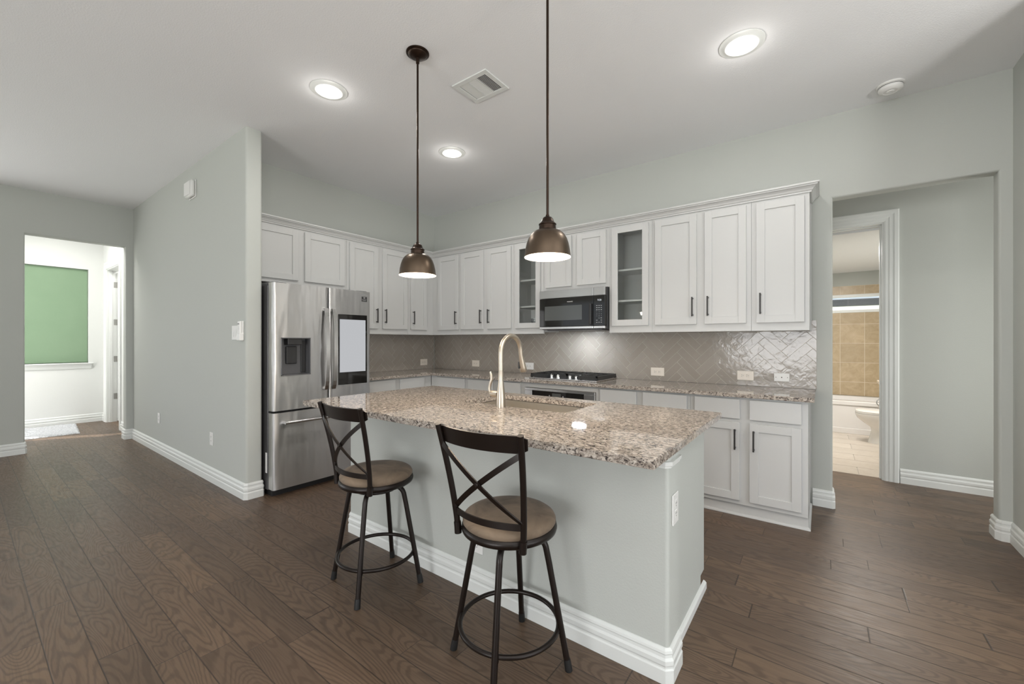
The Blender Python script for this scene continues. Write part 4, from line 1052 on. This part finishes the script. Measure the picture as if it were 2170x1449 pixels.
t = thing('smoke_detector', 'round white smoke detector on the ceiling at the right', 'smoke detector', (4.787, -0.235, H))
bm = BM(); lathe(bm, [(0.076, H - 0.0005), (0.076, H - 0.008), (0.070, H - 0.012)], (4.787, -0.235, 0), 40); obj('base_ring', bm, plastic_m, t, True)
bm = BM(); lathe(bm, [(0.062, H - 0.011), (0.066, H - 0.016), (0.066, H - 0.034), (0.058, H - 0.043), (0.040, H - 0.047), (0.038, H - 0.045), (0.022, H - 0.045), (0.020, H - 0.049), (0.002, H - 0.049)], (4.787, -0.235, 0), 40); obj('cover', bm, plastic_m, t, True)
bm = BM(); lathe(bm, [(0.0665, H - 0.0145), (0.0665, H - 0.0175)], (4.787, -0.235, 0), 40, cap=False); obj('sensor_slot', bm, slot_m, t)

# ================================================================= wall plates
def plate(name, label, F, u, z, w, h, mat=None, kind='outlet', n0=0.0, group='outlets'):
    mat = mat or plastic_m
    cat = {'outlet': 'outlet', 'switch': 'light switch', 'blank': 'wall plate'}[kind]
    t = thing(name, label, cat, F(u, n0, z), group)
    bm = BM(); fbox(bm, F, u - w / 2, u + w / 2, n0 + 0.0003, n0 + 0.006, z - h / 2, z + h / 2, 0.002); obj('cover_plate', bm, mat, t)
    horiz = w > h * 1.1
    if kind == 'outlet':
        for k in (-1, 1):
            du, dz = (k * 0.0195 + (0.0 if not horiz else -0.004), 0) if horiz else (0, k * 0.0195)
            bm = BM(); fbox(bm, F, u + du - 0.0145, u + du + 0.0145, n0 + 0.0055, n0 + 0.0075, z + dz - 0.0145, z + dz + 0.0145, 0.0015); rc = obj('receptacle', bm, mat, t)
            bm = BM()
            for a in (-1, 1):
                cu_, cz_ = (u + du - 0.003, z + dz + a * 0.006) if horiz else (u + du + a * 0.006, z + dz + 0.003)
                sw, shh = (0.0035, 0.0013) if horiz else (0.0013, 0.0035)
                fbox(bm, F, cu_ - sw, cu_ + sw, n0 + 0.0073, n0 + 0.0079, cz_ - shh, cz_ + shh)
            gu, gz = (u + du + 0.0075, z + dz) if horiz else (u + du, z + dz - 0.0075)
            fbox(bm, F, gu - 0.002, gu + 0.002, n0 + 0.0073, n0 + 0.0079, gz - 0.002, gz + 0.002); obj('slots', bm, slot_m, rc)
    return t
n_ = 0.0088
plate('wall_outlet', 'white outlet on the short backsplash beside the refrigerator', FA, -0.203, 1.006, 0.125, 0.085, ivory_m, n0=n_, group='backsplash outlets')
plate('wall_outlet', 'cream outlet on the long backsplash nearest the inside corner', FB, 0.797, 1.005, 0.125, 0.082, ivory_m, n0=n_, group='backsplash outlets')
plate('wall_outlet', 'outlet on the long backsplash just left of the gas cooktop', FB, 1.640, 1.000, 0.125, 0.082, plastic_m, n0=n_, group='backsplash outlets')
plate('wall_outlet', 'cream outlet on the backsplash just right of the gas cooktop', FB, 3.139, 1.000, 0.128, 0.080, ivory_m, n0=n_, group='backsplash outlets')
plate('wall_outlet', 'cream outlet on the backsplash left of the white blank plate', FB, 3.885, 1.000, 0.125, 0.080, ivory_m, n0=n_, group='backsplash outlets')
t = plate('blank_plate', 'white blank wall plate at the right end of the backsplash', FB, 4.147, 0.998, 0.107, 0.068, plastic_m, 'blank', n0=n_, group='backsplash outlets')
bm = BM()
for du in (-0.040, 0.0, 0.040): lathe(bm, [(0.003 if du else 0.0045, -n_ - 0.0055), (0.003 if du else 0.0045, -n_ - 0.0072)], (4.147 + du, 0, 0.998), 10, 'y')
obj('screw', bm, slot_m, t)
FP = lambda u, n, z: (u, PY0 - n, z)
plate('wall_outlet', 'white outlet low on the partition wall, farther from the refrigerator', FP, -1.765, 0.401, 0.075, 0.118, plastic_m, group='partition outlets')
plate('wall_outlet', 'white outlet low on the partition wall, nearer the refrigerator', FP, -0.108, 0.394, 0.075, 0.118, plastic_m, group='partition outlets')
FE = lambda u, n, z: (JX1 + n, u, z)
plate('wall_outlet', 'white outlet on the end wall of the kitchen island', FE, -2.377, 0.640, 0.075, 0.118, plastic_m, group='island outlets')
FW = lambda u, n, z: (u, PWY0 - n, z)
plate('wall_outlet', 'white outlet on the island wall behind the nearer bar stool', FW, 2.985, 0.262, 0.075, 0.118, plastic_m, group='island outlets')
t = plate('light_switch', 'white three-rocker light switch at the end of the partition wall', FP, 0.452, 1.366, 0.160, 0.120, plastic_m, 'switch', group=None)
for k in range(3):
    u = 0.452 + (k - 1) * 0.046
    bm = BM(); a = [(FP(u - 0.016, 0.0055, z)) for z in (1.333,)]
    prism(bm, [(PY0 - 0.0055, 1.333), (PY0 - 0.012, 1.333), (PY0 - 0.0065, 1.399), (PY0 - 0.0055, 1.399)], 'x', u - 0.016, u + 0.016); obj('rocker', bm, plastic_m, t)
t = thing('fan_remote', 'white remote control in a wall cradle beside the light switch', 'remote control', (0.575, PY0, 1.39))
bm = BM(); fbox(bm, FP, 0.548, 0.606, 0.0005, 0.012, 1.300, 1.46, 0.002); fbox(bm, FP, 0.545, 0.609, 0.0005, 0.034, 1.300, 1.362, 0.004); obj('cradle', bm, plastic_m, t)
bm = BM(); fbox(bm, FP, 0.553, 0.601, 0.0125, 0.029, 1.306, 1.459, 0.004); rm = obj('handset', bm, plastic_m, t)
for r in range(4):
    for c in range(2):
        bm = BM(); fbox(bm, FP, 0.562 + 0.018 * c, 0.572 + 0.018 * c, 0.0285, 0.031, 1.375 + 0.019 * r, 1.385 + 0.019 * r, 0.001); obj('button', bm, greyplastic_m if r == 3 else plastic_m, rm)
t = thing('door_chime', 'white square door chime box high on the partition wall', 'door chime', (-0.60, PY0, 2.80))
bm = BM(); fbox(bm, FP, -0.715, -0.515, 0.0005, 0.008, 2.715, 2.885, 0.004); obj('back_plate', bm, plastic_m, t)
bm = BM(); fbox(bm, FP, -0.71, -0.52, 0.008, 0.048, 2.72, 2.88, 0.014); obj('housing', bm, plastic_m, t, True)
bm = BM(); fbox(bm, FP, -0.695, -0.535, 0.046, 0.055, 2.735, 2.865, 0.006); obj('cover', bm, plastic_m, t, True)

# drinking glasses inside the glass-front cabinet
for i, (x, y, lb) in enumerate(((1.83, -0.17, 'clear drinking glass in the front on the bottom shelf of the left glass cabinet'), (1.78, -0.11, 'clear drinking glass behind on the bottom shelf of the left glass cabinet'))):
    bm = BM(); z = 1.4285
    lathe(bm, [(0.004, z), (0.030, z), (0.034, z + 0.02), (0.040, z + 0.12), (0.037, z + 0.12), (0.031, z + 0.022), (0.004, z + 0.012)], (x, y, 0), 24)
    tag(obj('drinking_glass', bm, glass_m, smooth=True), lb, 'glass', 'glasses in the cabinet')

# ================================================================= foyer rug
bm = BM(); nx, ny = 60, 40
C4 = [(-4.955, -3.75), (-3.96, -3.75), (-3.93, -3.02), (-4.94, -2.94)]
grid = {}
for i in range(nx + 1):
    for j in range(ny + 1):
        u, v = i / nx, j / ny
        x = (1 - u) * (1 - v) * C4[0][0] + u * (1 - v) * C4[1][0] + u * v * C4[2][0] + (1 - u) * v * C4[3][0]
        y = (1 - u) * (1 - v) * C4[0][1] + u * (1 - v) * C4[1][1] + u * v * C4[2][1] + (1 - u) * v * C4[3][1]
        e = min(i, nx - i, j, ny - j); z = 0.004 if e == 0 else 0.014 + random.uniform(0, 0.008)
        grid[i, j] = bm.verts.new((x + random.uniform(-.006, .006), y + random.uniform(-.006, .006), z))
for i in range(nx):
    for j in range(ny): bm.faces.new((grid[i, j], grid[i + 1, j], grid[i + 1, j + 1], grid[i, j + 1]))
e_ = [e for e in bm.edges if e.is_boundary]; ex_ = bmesh.ops.extrude_edge_only(bm, edges=e_)
for v in [g_ for g_ in ex_['geom'] if isinstance(g_, bmesh.types.BMVert)]: v.co.z = 0.0005
tag(obj('area_rug', bm, rug_m), 'grey shaggy rug on the foyer floor under the green shade', 'rug')

# ================================================================= bathroom
t = thing('bathtub', 'white built-in bathtub below the tan stone wall tile', 'bathtub', (4.5, 3.42, 0))
bm = BM(); x0, x1, y0, y1 = BXL + 0.002, BXR - 0.002, 3.42, BYB - 0.012
box(bm, (x0, y0 + 0.012, 0.0), (x1, y0 + 0.05, 0.405)); box(bm, (x0, y0, 0), (x1, y0 + 0.014, 0.075), 0.003); obj('apron', bm, tub_m, t)
bm = BM(); cx, cy = (x0 + x1) / 2, (y0 + y1) / 2; rx, ry = (x1 - x0) / 2, (y1 - y0) / 2
loft(bm, [(cx, cy, 0.40, rx, ry), (cx, cy, 0.445, rx, ry), (cx, cy, 0.455, rx - 0.01, ry - 0.01), (cx, cy, 0.455, rx - 0.09, ry - 0.08), (cx, cy, 0.44, rx - 0.11, ry - 0.10), (cx, cy, 0.14, rx - 0.20, ry - 0.15), (cx, cy, 0.12, rx - 0.3, ry - 0.22), (cx, cy, 0.12, 0.02, 0.02)], 64, True, 9)
obj('basin', bm, tub_m, t, True)
t = thing('toilet', 'white toilet beside the bathtub, mostly behind the vanity', 'toilet', (5.1, 2.93, 0))
ty = 2.93
bm = BM(); loft(bm, [(5.12, ty, 0.0, 0.235, 0.105), (5.12, ty, 0.02, 0.235, 0.105), (5.12, ty, 0.06, 0.222, 0.092), (5.125, ty, 0.16, 0.208, 0.085), (5.125, ty, 0.20, 0.215, 0.10), (5.09, ty, 0.26, 0.255, 0.145), (5.055, ty, 0.31, 0.275, 0.172), (5.035, ty, 0.355, 0.275, 0.182), (5.03, ty, 0.375, 0.272, 0.182)], 48, True, 2.3); obj('bowl', bm, porcelain_m, t, True)
bm = BM(); loft(bm, [(5.03, ty, 0.376, 0.262, 0.178), (5.03, ty, 0.380, 0.270, 0.184), (5.03, ty, 0.392, 0.270, 0.184), (5.03, ty, 0.395, 0.266, 0.18)], 48, True, 2.3); obj('seat', bm, porcelain_m, t, True)
bm = BM(); loft(bm, [(5.032, ty, 0.3955, 0.266, 0.181), (5.03, ty, 0.400, 0.272, 0.186), (5.03, ty, 0.412, 0.268, 0.182), (5.03, ty, 0.417, 0.24, 0.16)], 48, True, 2.3); obj('lid', bm, porcelain_m, t, True)
bm = BM(); box(bm, (5.27, ty - 0.19, 0.37), (5.47, ty + 0.19, 0.73), 0.02, 3); tk = obj('tank', bm, porcelain_m, t, True)
bm = BM(); box(bm, (5.262, ty - 0.2, 0.731), (5.478, ty + 0.2, 0.765), 0.01, 2); obj('tank_lid', bm, porcelain_m, t, True)
t = thing('bathroom_vanity', 'white bathroom vanity with a tan top behind the door casing', 'vanity', (5.2, 1.72, 0))
vy0_, vy1_ = 1.36, 2.08
bm = BM(); box(bm, (4.945, vy0_, 0.09), (BXR - 0.002, vy1_, 0.825)); box(bm, (5.0, vy0_, 0), (BXR - 0.002, vy1_, 0.09)); obj('carcass', bm, cab_m, t)
bm = BM(); box(bm, (4.905, vy0_ - 0.012, 0.826), (BXR - 0.002, vy1_ + 0.012, 0.862), 0.004, 2); obj('vanity_top', bm, marble_m, t, label='tan stone vanity top')
FV = lambda u, n, z: (4.945 - n, u, z)
for a, b in ((1.385, 1.712), (1.728, 2.055)):
    d = shaker(t, FV, a, b, 0.115, 0.80, 0.0)
    bm = BM(); u = b - 0.05 if a > 1.5 else a + 0.05; u = 2.0 if a > 1.5 else 1.44
    tube(bm, [(4.924 - 0.028 * sin(pi * k / 10), u, 0.57 + 0.10 * k / 10) for k in range(11)], 0.005, 10); obj('handle', bm, steel2_m, d, True, label='arched nickel pull')

# neighbouring house seen through the bathroom window
t = thing('neighbouring_house', 'white brick house with dark roof seen through the bathroom window', 'house', (4.5, 11.0, 0))
bm = BM(); box(bm, (-2, 10.0, -0.3), (11, 14, 2.224)); obj('wall', bm, house_m, t)
bm = BM(); prism(bm, [(9.985, 2.225), (9.985, 2.385), (12, 2.56), (14.02, 2.385), (14.02, 2.225)], 'x', -2.4, 11.4); obj('roof', bm, roof_m, t)
bm = BM(); box(bm, (-30, -30, -0.5), (30, 30, -0.3)); struct('ground', bm, simple('outdoor_ground', (0.16, 0.20, 0.09), 0.95))

# bathroom lamp, foyer window daylight, and added fill lights in the side rooms
light('bathroom_lamp', 'AREA', (4.55, 2.3, BH - 0.03), 54, (1.0, 0.96, 0.91), shape='RECTANGLE', size=0.7, size_y=0.5)
light('hall_fill', 'AREA', (6.68, 0.6, 1.2), 23, (1.0, 0.98, 0.95), (R(90), 0, R(90)), shape='RECTANGLE', size=0.7, size_y=1.9)  # added fill light that evens out the hall back wall
light('foyer_daylight', 'AREA', ((SX0 + SX1) / 2, FY - 0.16, 1.1), 26, (1.0, 0.99, 0.97), (R(90), 0, 0), shape='RECTANGLE', size=0.26, size_y=1.9)
light('foyer_fill', 'AREA', (-3.75, -3.4, H - 0.03), 30, (1.0, 0.98, 0.95), shape='RECTANGLE', size=0.9, size_y=0.7)  # added ceiling fill without a fixture, keeps the foyer bright
light('study_fill', 'AREA', (-4.1, -1.9, H - 0.03), 25, (1.0, 0.98, 0.95), shape='RECTANGLE', size=0.8, size_y=0.6)  # added unseen fill for the room beyond the doorway
